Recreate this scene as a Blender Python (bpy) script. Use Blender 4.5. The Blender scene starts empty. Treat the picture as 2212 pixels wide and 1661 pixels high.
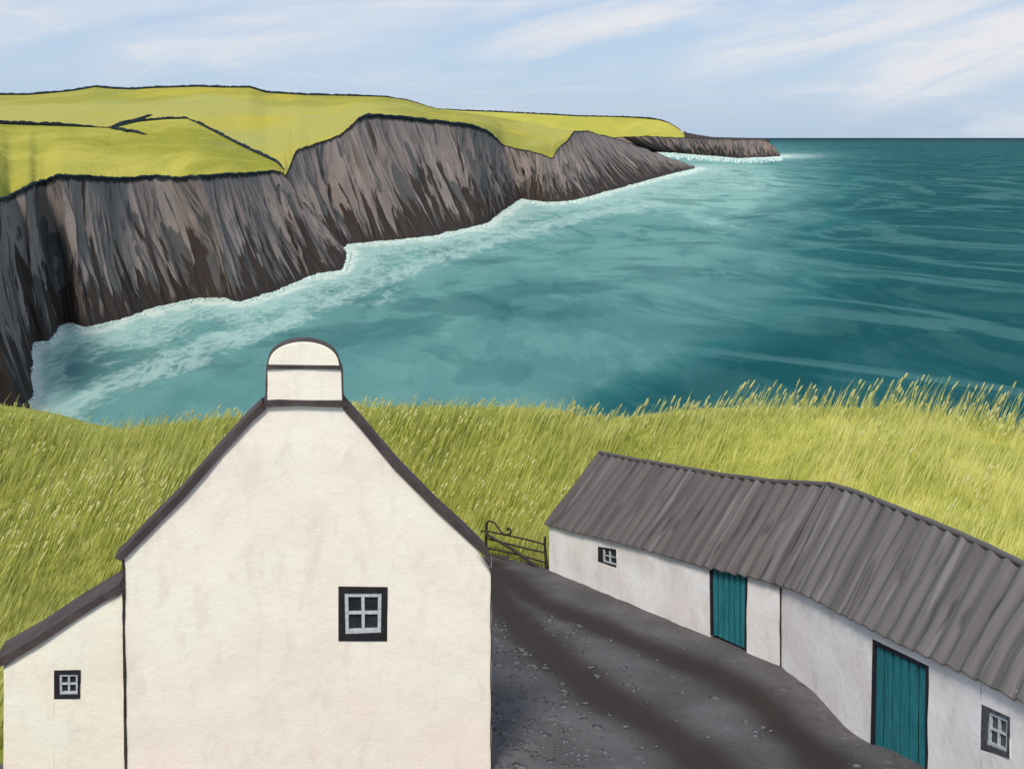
import bpy, bmesh, math, random
import numpy as np
from mathutils import Vector, noise as mnoise

random.seed(7); rng = np.random.default_rng(7)
sc = bpy.context.scene
COL = sc.collection
F, CX, HY = 2150.0, 1106.0, 298.0            # survey scale: sight lines of the view, horizon height
W_, H_ = 2212.0, 1661.0
SEA = -60.0
E = 1.0

def P(x, y, Y):
    """a point on the sight line (x, y) at ground distance Y"""
    return Vector(((x-CX)*Y/F, Y, -(y-HY)*Y/F))
def seaY(y): return F*(-SEA)/(y-HY)

def lin(c):
    out = []
    for v in c[:3]:
        v = v/255.0
        v = v/12.92 if v <= 0.04045 else ((v+0.055)/1.055)**2.4
        out.append(min(0.9, v/E))
    return (*out, 1.0)

# ---------------------------------------------------------------- object helpers
def link(name, me, mat=None, parent=None):
    o = bpy.data.objects.new(name, me); COL.objects.link(o)
    if me is not None and mat is not None:
        me.materials.append(mat)
    if parent is not None: o.parent = parent
    return o
def tag(o, label=None, cat=None, group=None, kind=None):
    if label: o['label'] = label
    if cat: o['category'] = cat
    if group: o['group'] = group
    if kind: o['kind'] = kind
    return o
def empty(name, loc):
    o = bpy.data.objects.new(name, None); COL.objects.link(o); o.location = loc
    o.empty_display_size = 0.3
    return o

class MB:
    def __init__(s): s.v = []; s.f = []; s.uv = []
    def vert(s, p, uv=(0, 0)):
        s.v.append(tuple(p)); s.uv.append(uv); return len(s.v)-1
    def face(s, *idx): s.f.append(tuple(idx))
    def poly(s, pts, uvs=None):
        ids = [s.vert(p, (uvs[i] if uvs else (0, 0))) for i, p in enumerate(pts)]
        s.f.append(tuple(ids)); return ids
    def grid(s, rows, uvs=None, flip=False):
        """rows: list of rows of points"""
        ids = [[s.vert(p, uvs[j][i] if uvs else (0, 0)) for i, p in enumerate(r)] for j, r in enumerate(rows)]
        for j in range(len(ids)-1):
            for i in range(len(ids[j])-1):
                q = (ids[j][i], ids[j][i+1], ids[j+1][i+1], ids[j+1][i])
                s.f.append(q[::-1] if flip else q)
        return ids
    def slab(s, pts, ext):
        """prism: polygon pts extruded by vector ext"""
        n = len(pts); a = [s.vert(p) for p in pts]; b = [s.vert(Vector(p)+ext) for p in pts]
        s.f.append(tuple(a)); s.f.append(tuple(b[::-1]))
        for i in range(n):
            j = (i+1) % n
            s.f.append((a[j], a[i], b[i], b[j]))
    def tube(s, pts, r, n=8, up=None, flat=1.0):
        pts = [Vector(p) for p in pts]; rings = []
        for i, p in enumerate(pts):
            t = (pts[min(i+1, len(pts)-1)]-pts[max(i-1, 0)]).normalized()
            u = (up or Vector((0, 0, 1))).copy()
            if abs(t.dot(u)) > .95: u = Vector((1, 0, 0))
            a = t.cross(u).normalized(); b = a.cross(t).normalized()
            rr = r[i] if isinstance(r, (list, tuple)) else r
            rings.append([s.vert(p+a*math.cos(2*math.pi*k/n)*rr+b*math.sin(2*math.pi*k/n)*rr*flat) for k in range(n)])
        for i in range(len(rings)-1):
            for k in range(n):
                s.f.append((rings[i][k], rings[i][(k+1) % n], rings[i+1][(k+1) % n], rings[i+1][k]))
        s.f.append(tuple(rings[0][::-1])); s.f.append(tuple(rings[-1]))
    def mesh(s, name, smooth=False, origin=None):
        me = bpy.data.meshes.new(name)
        vv = s.v
        if origin is not None:
            vv = [(x-origin[0], y-origin[1], z-origin[2]) for x, y, z in s.v]
        me.from_pydata(vv, [], s.f)
        uvl = me.uv_layers.new(name='UVMap')
        li = np.zeros(len(me.loops), dtype=np.int32); me.loops.foreach_get('vertex_index', li)
        arr = np.array(s.uv, dtype=np.float32)[li].ravel()
        uvl.data.foreach_set('uv', arr)
        if smooth: me.polygons.foreach_set('use_smooth', [True]*len(me.polygons))
        me.update(); return me
    def build(s, name, mat, parent=None, smooth=False, fix=True, bevel=0, weld=False):
        org = parent.matrix_basis.translation.copy() if parent is not None else None
        if parent is not None and parent.parent is not None:
            org = org + parent.parent.matrix_basis.translation
        me = s.mesh(name, smooth, org)
        if weld:
            bm = bmesh.new(); bm.from_mesh(me); bmesh.ops.remove_doubles(bm, verts=bm.verts, dist=5e-4); bmesh.ops.recalc_face_normals(bm, faces=bm.faces)
            bm.to_mesh(me); bm.free(); me.polygons.foreach_set('use_smooth', [True]*len(me.polygons)); me.set_sharp_from_angle(angle=math.radians(30))
        if fix or bevel:
            bm = bmesh.new(); bm.from_mesh(me)
            if bevel:
                bmesh.ops.remove_doubles(bm, verts=bm.verts, dist=1e-4)
            bmesh.ops.recalc_face_normals(bm, faces=bm.faces)
            if bevel:
                bmesh.ops.bevel(bm, geom=[e for e in bm.edges if len(e.link_faces) == 2 and e.calc_face_angle(0) > .5], offset=bevel, segments=2, affect='EDGES', profile=.6)
            bm.to_mesh(me); bm.free()
        return link(name, me, mat, parent)

def npmesh(name, verts, faces4=None, faces3=None, col=None, mat=None, smooth=False, attrs=None):
    me = bpy.data.meshes.new(name)
    nv = len(verts); me.vertices.add(nv); me.vertices.foreach_set('co', np.asarray(verts, dtype=np.float32).ravel())
    n4 = 0 if faces4 is None else len(faces4); n3 = 0 if faces3 is None else len(faces3)
    loops = []
    if n4: loops.append(np.asarray(faces4, dtype=np.int32).ravel())
    if n3: loops.append(np.asarray(faces3, dtype=np.int32).ravel())
    loops = np.concatenate(loops)
    me.loops.add(len(loops)); me.loops.foreach_set('vertex_index', loops)
    tot = np.concatenate([np.full(n4, 4), np.full(n3, 3)]).astype(np.int32)
    start = np.concatenate([[0], np.cumsum(tot)[:-1]]).astype(np.int32)
    me.polygons.add(n4+n3); me.polygons.foreach_set('loop_start', start)
    try: me.polygons.foreach_set('loop_total', tot)
    except Exception: pass
    if smooth: me.polygons.foreach_set('use_smooth', np.ones(n4+n3, dtype=bool))
    if col is not None:
        a = me.color_attributes.new(name='Col', type='FLOAT_COLOR', domain='POINT')
        a.data.foreach_set('color', np.asarray(col, dtype=np.float32).ravel())
    for k, v in (attrs or {}).items():
        a = me.attributes.new(name=k, type='FLOAT', domain='POINT')
        a.data.foreach_set('value', np.asarray(v, dtype=np.float32).ravel())
    me.update(calc_edges=True); me.validate()
    return link(name, me, mat)

# ---------------------------------------------------------------- materials
class NT:
    def __init__(s, name, rough=.9, spec=.2):
        s.m = bpy.data.materials.new(name); s.m.use_nodes = True
        s.t = s.m.node_tree; s.n = s.t.nodes; s.b = s.n['Principled BSDF']
        s.b.inputs['Roughness'].default_value = rough
        s.b.inputs['Specular IOR Level'].default_value = spec
        s.coord = None
    def new(s, typ, **kw):
        n = s.n.new(typ)
        for k, v in kw.items(): setattr(n, k, v)
        return n
    def set(s, node, inp, val):
        sock = node.inputs[inp]
        if isinstance(val, bpy.types.NodeSocket): s.t.links.new(val, sock)
        else: sock.default_value = val
    def tc(s, kind='Object'):
        if s.coord is None: s.coord = s.new('ShaderNodeTexCoord')
        return s.coord.outputs[kind]
    def mapping(s, vec, loc=(0, 0, 0), rot=(0, 0, 0), scale=(1, 1, 1)):
        n = s.new('ShaderNodeMapping'); s.set(n, 'Vector', vec)
        n.inputs['Location'].default_value = loc; n.inputs['Rotation'].default_value = rot; n.inputs['Scale'].default_value = scale
        return n.outputs[0]
    def noise(s, vec, scale, detail=4, rough=.5, dist=0.0, out='Fac'):
        n = s.new('ShaderNodeTexNoise'); s.set(n, 'Vector', vec)
        n.inputs['Scale'].default_value = scale; n.inputs['Detail'].default_value = detail
        n.inputs['Roughness'].default_value = rough; n.inputs['Distortion'].default_value = dist
        return n.outputs[out]
    def voronoi(s, vec, scale, out='Distance', feature='F1'):
        n = s.new('ShaderNodeTexVoronoi', feature=feature); s.set(n, 'Vector', vec); n.inputs['Scale'].default_value = scale
        return n.outputs[out]
    def ramp(s, fac, stops, interp='LINEAR'):
        n = s.new('ShaderNodeValToRGB'); s.set(n, 'Fac', fac); cr = n.color_ramp; cr.interpolation = interp
        while len(cr.elements) < len(stops): cr.elements.new(.5)
        for e, (p, c) in zip(cr.elements, stops):
            e.position = p; e.color = c if len(c) == 4 else (*c, 1)
        return n.outputs['Color']
    def fr(s, fac, a, b, lo=0.0, hi=1.0):
        n = s.new('ShaderNodeMapRange'); n.interpolation_type = 'SMOOTHSTEP'
        s.set(n, 'Value', fac); n.inputs['From Min'].default_value = a; n.inputs['From Max'].default_value = b
        n.inputs['To Min'].default_value = lo; n.inputs['To Max'].default_value = hi
        return n.outputs['Result']
    def mix(s, fac, a, b, mode='MIX'):
        n = s.new('ShaderNodeMix', data_type='RGBA', blend_type=mode)
        s.set(n, 0, fac); s.set(n, 6, a); s.set(n, 7, b); return n.outputs[2]
    def math(s, op, a, b=0.0, clamp=False):
        n = s.new('ShaderNodeMath', operation=op, use_clamp=clamp); s.set(n, 0, a); s.set(n, 1, b); return n.outputs[0]
    def attr(s, name, out='Fac'):
        n = s.new('ShaderNodeAttribute', attribute_name=name); return n.outputs[out]
    def bump(s, h, strength=.3, dist=.05):
        n = s.new('ShaderNodeBump'); s.set(n, 'Height', h); n.inputs['Strength'].default_value = strength; n.inputs['Distance'].default_value = dist
        s.t.links.new(n.outputs[0], s.b.inputs['Normal'])
    def color(s, c): s.set(s.b, 'Base Color', c); return s.m

def mat_plaster(name, base, pale, dirty, seed, dscale=.35):
    t = NT(name, .92, .15); v = t.mapping(t.tc(), loc=(seed, seed*2, 0))
    a = t.noise(v, .8, 5, .55); b = t.noise(t.mapping(v, rot=(0, .6, 0), scale=(1.6, 1, .6)), 1.7, 6, .6)
    c = t.mix(t.fr(a, .35, .68), base, pale)
    c = t.mix(t.math('MULTIPLY', t.fr(b, .5, .75), dscale), c, dirty)
    c = t.mix(t.fr(t.noise(v, 9, 3, .6), .66, .78, 0, .35), c, dirty)
    g = t.noise(v, 22, 3, .6); g2 = t.noise(v, 5, 3, .5)
    t.bump(t.math('ADD', t.math('MULTIPLY', g, .5), g2), .32, .035)
    return t.color(c)

M = {}
M['cream'] = mat_plaster('cream_limewash', lin((242, 229, 214)), lin((248, 238, 220)), lin((224, 210, 198)), 3, .6)
M['cream_low'] = mat_plaster('cream_limewash_lean_to', lin((244, 233, 212)), lin((250, 240, 220)), lin((226, 214, 198)), 11, .5)
M['white'] = mat_plaster('white_limewash', lin((234, 225, 219)), lin((244, 240, 236)), lin((206, 197, 192)), 7, .55)
def mat_simple(name, c1, c2, scale, rough=.8, spec=.2, bumps=.2, bd=.01, detail=5, stretch=(1, 1, 1)):
    t = NT(name, rough, spec); v = t.mapping(t.tc(), scale=stretch)
    n = t.noise(v, scale, detail, .6)
    t.bump(t.noise(v, scale*3, 4, .6), bumps, bd)
    return t.color(t.mix(t.fr(n, .35, .65), c1, c2))
M['slate'] = mat_simple('dark_slate', lin((66, 57, 55)), lin((82, 72, 70)), 2.2, .75, .25, .5, .02)
M['tar'] = mat_simple('black_tar_paint', lin((30, 29, 31)), lin((44, 40, 42)), 6, .6, .3)
M['line'] = mat_simple('dark_mortar', lin((52, 46, 44)), lin((72, 64, 60)), 9, .9, .1)
M['sash'] = mat_simple('grey_sash_paint', lin((170, 176, 178)), lin((196, 201, 202)), 14, .6, .3)
M['iron'] = mat_simple('dark_iron', lin((40, 31, 33)), lin((62, 50, 48)), 18, .6, .4)
M['hedge'] = mat_simple('dark_hedge', lin((30, 40, 50)), lin((52, 60, 60)), .4, .95, .05)
t = NT('window_glass', .4, .2); t.color(t.mix(t.fr(t.noise(t.tc(), 3, 3), .3, .7), lin((34, 38, 40)), lin((50, 54, 56)))); M['glass'] = t.m
t = NT('window_glass_grey', .2, .5); t.color(t.mix(t.fr(t.noise(t.tc(), 3, 3), .3, .7), lin((66, 72, 78)), lin((84, 90, 96)))); M['glass_grey'] = t.m
M['surround_grey'] = mat_simple('grey_surround', lin((66, 66, 70)), lin((92, 90, 92)), 9, .8)

t = NT('teal_boards', .65, .3); v = t.mapping(t.tc(), scale=(6, 6, .8))
c = t.mix(t.fr(t.noise(v, 2.5, 5, .6), .3, .7), lin((30, 104, 112)), lin((48, 130, 134)))
c = t.mix(t.fr(t.noise(t.tc(), 30, 3, .6), .62, .8, 0, .5), c, lin((22, 72, 78)))
t.bump(t.noise(v, 8, 4, .6), .3, .01); M['teal'] = t.color(c)

def mat_corr(name, a, b, dark, pale):
    t = NT(name, .7, .3); uv = t.tc('UV')
    # u in metres along the roof, v in metres down the slope
    st = t.noise(t.mapping(uv, scale=(3.6, .26, 1)), 1, 4, .6, .4)
    st2 = t.noise(t.mapping(uv, loc=(7, 3, 0), scale=(3.2, .5, 1)), 1, 3, .55, .3)
    c = t.mix(t.fr(st, .35, .65), a, b)
    c = t.mix(t.fr(st2, .58, .7, 0, .75), c, dark)
    c = t.mix(t.fr(t.noise(t.mapping(uv, loc=(2, 9, 0), scale=(4.2, .3, 1)), 1, 3, .5, .3), .55, .64, 0, .4), c, pale)
    c = t.mix(t.fr(t.noise(uv, 9, 4, .7), .6, .8, 0, .35), c, dark)
    t.bump(t.noise(uv, 14, 4, .6), .35, .015)
    return t.color(c)
M['corr_far'] = mat_corr('corrugated_sheet_dark', lin((82, 76, 74)), lin((98, 92, 89)), lin((56, 51, 50)), lin((132, 126, 123)))
M['corr_near'] = mat_corr('corrugated_sheet_grey', lin((90, 85, 82)), lin((106, 101, 98)), lin((60, 56, 55)), lin((140, 135, 132)))

# ground of the field
t = NT('field_turf', .95, .05); v = t.tc()
big = t.noise(t.mapping(v, scale=(.12, .12, .12)), 1, 4, .55)
c = t.mix(t.fr(big, .35, .65), lin((118, 128, 44)), lin((142, 148, 62)))
sepx = t.new('ShaderNodeSeparateXYZ'); t.set(sepx, 0, v)
c = t.mix(t.fr(sepx.outputs[0], -6, 14), c, lin((160, 160, 78)))
t.bump(t.noise(v, 2, 5, .6), .5, .2); M['turf'] = t.color(c)

# grass blades, colour per blade
t = NT('grass_blades', .8, .15); t.set(t.b, 'Base Color', t.attr('Col', 'Color'))
tr = t.new('ShaderNodeBsdfTranslucent'); t.set(tr, 'Color', t.attr('Col', 'Color'))
mx = t.new('ShaderNodeMixShader'); mx.inputs[0].default_value = .4
out = t.n['Material Output']; t.t.links.new(t.b.outputs[0], mx.inputs[1]); t.t.links.new(tr.outputs[0], mx.inputs[2]); t.t.links.new(mx.outputs[0], out.inputs[0])
M['blade'] = t.m

# far pasture
def mat_hill(name, cols, scale):
    t = NT(name, .95, .05); v = t.mapping(t.tc(), rot=(0, 0, .5), scale=(1, .35, 1.6))
    a = t.noise(v, scale, 6, .55, .6); b = t.noise(t.mapping(v, loc=(40, 9, 2)), scale*2.6, 6, .6, .4)
    c = t.mix(t.fr(a, .42, .58), cols[0], cols[1])
    c = t.mix(t.fr(b, .48, .68, 0, .8), c, cols[2])
    c = t.mix(t.fr(t.noise(t.mapping(v, loc=(5, 70, 0)), scale*1.7, 4, .6), .56, .70, 0, .8), c, cols[3])
    t.bump(t.noise(v, scale*12, 5, .65), .6, 3.0)
    return t.color(c)
M['hillA'] = mat_hill('near_pasture', [lin((146, 144, 54)), lin((168, 162, 74)), lin((186, 176, 80)), lin((130, 142, 88))], .012)
M['hillB'] = mat_hill('far_pasture', [lin((150, 147, 66)), lin((168, 163, 86)), lin((182, 168, 62)), lin((156, 162, 104))], .006)
M['hillC'] = mat_hill('headland_pasture', [lin((176, 170, 70)), lin((186, 178, 80)), lin((166, 164, 72)), lin((170, 168, 88))], .003)

# cliffs: u, v in the UV map (v = 0 at the sea, 1 at the brow), u in cliff-heights
def mat_cliff(name, us=1.0, light=(136, 126, 120)):
    t = NT(name, .95, .08); uv = t.tc('UV')
    sep = t.new('ShaderNodeSeparateXYZ'); t.set(sep, 0, uv)
    vv = sep.outputs[1]
    def stroke(loc, sx, sy, a, b, hi=1.0, det=3, dist=.35):
        n = t.noise(t.mapping(uv, loc=loc, rot=(0, 0, .0), scale=(sx*us*.85, sy*.72, 1)), 1, det, .55, dist)
        return n
    base = t.mix(t.fr(stroke((0, 0, 0), 5, 1.0, 0, 0), .35, .65), lin(light), lin((116, 107, 102)))
    base = t.mix(t.fr(stroke((3, 8, 0), 9, 1.3, 0, 0), .55, .66, 0, .8), base, lin((112, 101, 97)))
    g = t.math('ADD', stroke((11, 4, 0), 10, 1.5, 0, 0, det=4), t.math('MULTIPLY', t.math('SUBTRACT', .55, vv), .16))
    base = t.mix(t.fr(g, .535, .56), base, lin((84, 83, 82)))
    g2 = t.math('ADD', stroke((21, 14, 0), 14, 1.9, 0, 0, det=4, dist=.5), t.math('MULTIPLY', t.math('SUBTRACT', .45, vv), .42))
    base = t.mix(t.fr(g2, .55, .585), base, lin((60, 53, 49)))
    g3 = stroke((31, 2, 0), 22, 1.6, 0, 0, det=3)
    base = t.mix(t.fr(g3, .62, .65), base, lin((66, 57, 52)))
    g4 = t.math('ADD', stroke((41, 2, 0), 12, 1.4, 0, 0, det=4), t.math('MULTIPLY', vv, -.1))
    base = t.mix(t.fr(g4, .57, .63, 0, .45), base, lin((150, 136, 128)))
    rim = t.math('ADD', vv, t.math('MULTIPLY', t.noise(t.mapping(uv, scale=(12*us, 1, 1)), 1, 4, .7), .10))
    base = t.mix(t.fr(rim, 1.005, 1.03), base, lin((50, 50, 50)))
    wet = t.math('ADD', vv, t.math('MULTIPLY', t.noise(t.mapping(uv, scale=(8*us, 1, 1)), 1, 4, .6), -.14))
    base = t.mix(t.fr(wet, .03, -.05, 0, .8), base, lin((60, 54, 50)))
    t.bump(t.noise(t.mapping(uv, scale=(26*us, 5, 1)), 1, 5, .65), .7, 1.4)
    return t.color(base)
M['cliffA'] = mat_cliff('near_cliff_rock', 1.0)
M['cliffB'] = mat_cliff('middle_cliff_rock', 1.0, (132, 121, 115))
M['cliffC'] = mat_cliff('far_cliff_rock', .8, (136, 118, 108))
M['rocky'] = mat_simple('bare_shoulder', lin((150, 128, 116)), lin((120, 108, 100)), .02, .95, .05)

# ---------------------------------------------------------------- sky and light
SUN_EL, SUN_AZ = math.radians(50), math.radians(17)     # azimuth measured from straight behind, towards the left
sd = Vector((-math.sin(SUN_AZ)*math.cos(SUN_EL), -math.cos(SUN_AZ)*math.cos(SUN_EL), math.sin(SUN_EL)))
L = bpy.data.lights.new('sun', 'SUN'); L.energy = 3.1; L.angle = math.radians(14); L.color = (1, .93, .84)
lo = bpy.data.objects.new('sun', L); COL.objects.link(lo)
lo.rotation_euler = sd.to_track_quat('Z', 'Y').to_euler()

wd = bpy.data.worlds.new("World"); sc.world = wd; wd.use_nodes = True
wt = wd.node_tree; wn = wt.nodes
class WT(NT):
    def __init__(s): s.t = wt; s.n = wn; s.coord = None
w = WT()
sky = w.new('ShaderNodeTexSky', sky_type='NISHITA'); sky.sun_disc = False
sky.sun_elevation = SUN_EL; sky.sun_rotation = math.atan2(sd.x, sd.y); sky.air_density = 1.0; sky.dust_density = 1.2; sky.ozone_density = 2.0
SKYS = 0.10
tcw = w.tc('Generated')
sp = w.new('ShaderNodeSeparateXYZ'); w.set(sp, 0, tcw)
yy = w.math('MAXIMUM', sp.outputs[1], .02)
uu = w.math('DIVIDE', sp.outputs[0], yy); zz = w.math('DIVIDE', sp.outputs[2], yy)
cb = w.new('ShaderNodeCombineXYZ'); w.set(cb, 0, uu); w.set(cb, 1, zz)
G = cb.outputs[0]
def wisp(x0, y0, x1, y1, wid, seed, strength):
    """a band of cirrus between two sight lines"""
    a = ((x0-CX)/F, (HY-y0)/F); b = ((x1-CX)/F, (HY-y1)/F)
    ang = math.atan2(b[1]-a[1], b[0]-a[0]); ln = math.hypot(b[0]-a[0], b[1]-a[1])
    sub = w.new('ShaderNodeVectorMath', operation='SUBTRACT'); w.set(sub, 0, G); sub.inputs[1].default_value = (a[0], a[1], 0)
    r = w.mapping(sub.outputs[0], rot=(0, 0, -ang), scale=(1, 1, 1))
    q = w.new('ShaderNodeSeparateXYZ'); w.set(q, 0, r)
    al, pe = q.outputs[0], q.outputs[1]
    n1 = w.noise(w.mapping(r, loc=(seed, seed, 0), scale=(3, 14, 1)), 1.4, 5, .6, .6)
    wob = w.math('MULTIPLY', w.math('SUBTRACT', n1, .5), wid*F and .05)
    pe2 = w.math('ABSOLUTE', w.math('ADD', pe, wob))
    wv = wid/F
    body = w.fr(pe2, wv, wv*.15)
    e1 = w.fr(al, -.02, .10); e2 = w.fr(al, ln+.02, ln-.12)
    m = w.math('MULTIPLY', body, w.math('MULTIPLY', e1, e2))
    n2 = w.fr(w.noise(w.mapping(r, loc=(seed+5, 0, 0), scale=(5, 34, 1)), 1.5, 6, .65, .5), .28, .58, .4, 1)
    return w.math('MULTIPLY', w.math('MULTIPLY', m, n2), strength)
masks = [wisp(1410, 165, 2330, -60, 72, 1, .85), wisp(1790, 205, 2400, 20, 105, 2, 1.0), wisp(980, 125, 1620, -20, 42, 3, .9),
         wisp(1900, 120, 2600, -60, 60, 6, .75), wisp(150, 130, 1100, 10, 85, 4, .45), wisp(-100, 60, 700, -60, 60, 5, .45), wisp(900, 60, 1500, -80, 40, 9, .5)]
tot = masks[0]
for m in masks[1:]: tot = w.math('MAXIMUM', tot, m)
# the rest of the sky carries the same thin streaks
allr = w.noise(w.mapping(G, rot=(0, 0, -.28), scale=(2.2, 16, 1)), 1.3, 7, .62, .6)
tot = w.math('ADD', tot, w.fr(allr, .46, .70, 0, .55), clamp=True)
sm = w.new('ShaderNodeMix', data_type='RGBA', blend_type='MULTIPLY'); sm.inputs[0].default_value = 1
w.set(sm, 6, sky.outputs[0]); sm.inputs[7].default_value = (SKYS, SKYS, SKYS, 1)
veil = w.mix(.72, sm.outputs[2], (.55, .69, .90, 1))
patch = w.fr(w.noise(w.mapping(G, rot=(0, 0, -.3), scale=(1.4, 6, 1)), 2.0, 4, .6), .4, .7, 0, .5)
veil = w.mix(patch, veil, (.45, .61, .79, 1))
cl = w.mix(tot, veil, (.79, .80, .84, 1))
bg = wn['Background']; w.set(bg, 'Color', cl); bg.inputs['Strength'].default_value = 1.0

# ---------------------------------------------------------------- interpolation helpers
def catmull(pts, n):
    pts = [np.array(p, float) for p in pts]; m = len(pts); out = []
    for k in range(n):
        u = k/(n-1)*(m-1); i = min(int(u), m-2); t = u-i
        p0 = pts[max(i-1, 0)]; p1 = pts[i]; p2 = pts[i+1]; p3 = pts[min(i+2, m-1)]
        # softened cubic: half linear so corners of the coast stay crisp
        c = .5*((2*p1)+(-p0+p2)*t+(2*p0-5*p1+4*p2-p3)*t*t+(-p0+3*p1-3*p2+p3)*t**3)
        l = p1*(1-t)+p2*t
        out.append(.5*c+.5*l)
    return np.array(out)
def fbm(x, y, z=0.0, o=4): return mnoise.fractal(Vector((x, y, z)), 1.0, 2.0, o)   # about -1..1

# ---------------------------------------------------------------- cliffs and hills
def cliff(name, pairs, cols, rows, mat, amp, setback, usc, jag=1.0, lbl=None):
    """pairs: (base x, base y, top x, top y): the foot on the water and the brow"""
    base = catmull([(p[0], p[1]) for p in pairs], cols); top = catmull([(p[2], p[3]) for p in pairs], cols)
    grid = []; uvs = []; shore = []; brow = []
    B = []; T = []
    for i in range(cols):
        jy = fbm(i*.045, 3.1, usc)*jag
        Yb = seaY(base[i][1]+1.2*jy); b = P(base[i][0], base[i][1]+1.2*jy, Yb); b.z = SEA-.5
        Yt = Yb*(1+setback)
        tpt = P(top[i][0], top[i][1]+2.6*fbm(i*.11, 7.7, usc)*jag+1.4*fbm(i*.4, 1.7, usc)*jag, Yt)
        B.append(b); T.append(tpt)
    u = 0; Us = [0]
    for i in range(1, cols):
        h = max(12, (T[i].z-SEA)); u += ((T[i]-T[i-1]).length+(B[i]-B[i-1]).length)*.5/max(h, 1); Us.append(u)
    for j in range(rows):
        v = j/(rows-1); r = []; ur = []
        for i in range(cols):
            b, tt = B[i], T[i]
            tang = (B[min(i+1, cols-1)]-B[max(i-1, 0)]); tang.z = 0; tang.normalize()
            nrm = Vector((tang.y, -tang.x, 0))
            if nrm.y > 0 and nrm.x < 0: nrm = -nrm
            p = b.lerp(tt, v)
            h = max(6.0, tt.z-SEA)
            uu_ = Us[i]
            ridge = 1-abs(fbm(uu_*3.2+v*.25, v*.5, 1.3, 4))*2.2
            small = fbm(uu_*13+v*.4, v*2.2, 4.4, 4)
            env = max(0.0, math.sin(math.pi*(v*.97+.03)))**.6
            if v == 0: env = .35
            s_ = min(1.0, h/30)
            d = amp*s_*(ridge*.9+small*.4-.4)*env*(1-.8*v**5)
            belly = -h*.05*math.sin(math.pi*v)
            p = p+nrm*(d+belly)
            r.append(p); ur.append((uu_, v))
        grid.append(r); uvs.append(ur)
    mb = MB(); mb.grid(grid, uvs)
    # the land behind the brow, falling away to the water
    back = [[T[i] for i in range(cols)], [Vector((T[i].x*1.12, T[i].y*1.12+6, SEA-2)) for i in range(cols)]]
    mb.grid(back, [[(Us[i], .9) for i in range(cols)]]*2)
    o = mb.build(name, mat, smooth=False, fix=False)
    tag(o, kind='structure')
    return grid[0], grid[-1]

def hill(name, low, up, rows, mat, amp, ns, skirt_front=None, seed=0, nskirt=0):
    """low: list of points along the lower edge (left to right); up: points for the upper edge"""
    rws = []; K = 9
    arr = np.array([tuple(p) for p in low]); pad = np.concatenate([np.repeat(arr[:1], K, 0), arr, np.repeat(arr[-1:], K, 0)])
    sm_ = np.array([pad[i:i+2*K+1].mean(0) for i in range(len(arr))])
    for j in range(rows):
        v = j/(rows-1); r = []
        for i in range(len(low)):
            p = Vector(sm_[i]).lerp(Vector(up[i]), v)+(Vector(low[i])-Vector(sm_[i]))*(1-v)**14
            p.z += amp*fbm(p.x*ns*.6, p.y*ns*.6, seed, 3)*math.sin(math.pi*v)
            r.append(p)
        rws.append(r)
    bk = [Vector((p.x*1.15, p.y*1.15, p.z-30-.02*p.y)) for p in rws[-1]]
    bk2 = [Vector((p.x*1.3, p.y*1.3, SEA-3)) for p in rws[-1]]
    full = rws+[bk, bk2]
    if skirt_front:
        full = [[Vector((p.x*.985, p.y*.985, p.z-skirt_front)) if i < nskirt else Vector((p.x, p.y, p.z-.3)) for i, p in enumerate(rws[0])]]+full
    mb = MB(); mb.grid(full)
    o = mb.build(name, mat, smooth=True, fix=False); tag(o, kind='structure')
    return rws

def px(p): return CX+F*p.x/p.y
def interp_curve(pts):
    xs = [p[0] for p in pts]; ys = [p[1] for p in pts]; Ys = [p[2] for p in pts]
    def f(x):
        y = np.interp(x, xs, ys); Y = np.interp(x, xs, Ys)
        return P(x, float(y), float(Y))
    return f

A_pairs = [(-420, 1500, -520, 600), (-250, 1150, -350, 530), (-60, 960, -170, 475), (62, 925, -60, 450), (69, 860, -25, 438), (66, 800, 0, 434), (70, 742, 22, 424),
           (106, 735, 58, 404), (128, 706, 78, 396), (150, 698, 100, 391), (190, 706, 130, 380), (255, 692, 190, 382), (345, 662, 260, 388), (425, 646, 330, 381),
           (480, 645, 375, 385), (520, 652, 430, 383), (600, 628, 500, 377), (650, 606, 545, 374), (690, 592, 585, 370), (720, 587, 612, 374),
           (738, 583, 628, 395), (746, 574, 648, 428), (750, 562, 672, 455), (751, 552, 705, 492), (752, 548, 735, 530), (753, 546, 751, 545)]
shoreA, browA = cliff('near_cliff', A_pairs, 620, 44, M['cliffA'], 3.0, .035, 0.3, 1.0)
upA = interp_curve([(-560, 250, 330), (-350, 258, 400), (-200, 262, 430), (-100, 265, 450), (0, 268, 470), (120, 272, 520), (240, 277, 560), (270, 270, 575), (300, 263, 590), (360, 258, 610), (405, 257, 620), (430, 268, 610), (520, 315, 560), (600, 352, 510), (616, 370, 475)])
lowA = [p for p in browA if px(p) <= 614]
rowsA = hill('near_headland', lowA, [upA(px(p)) for p in lowA], 34, M['hillA'], 1.6, .012)

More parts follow.
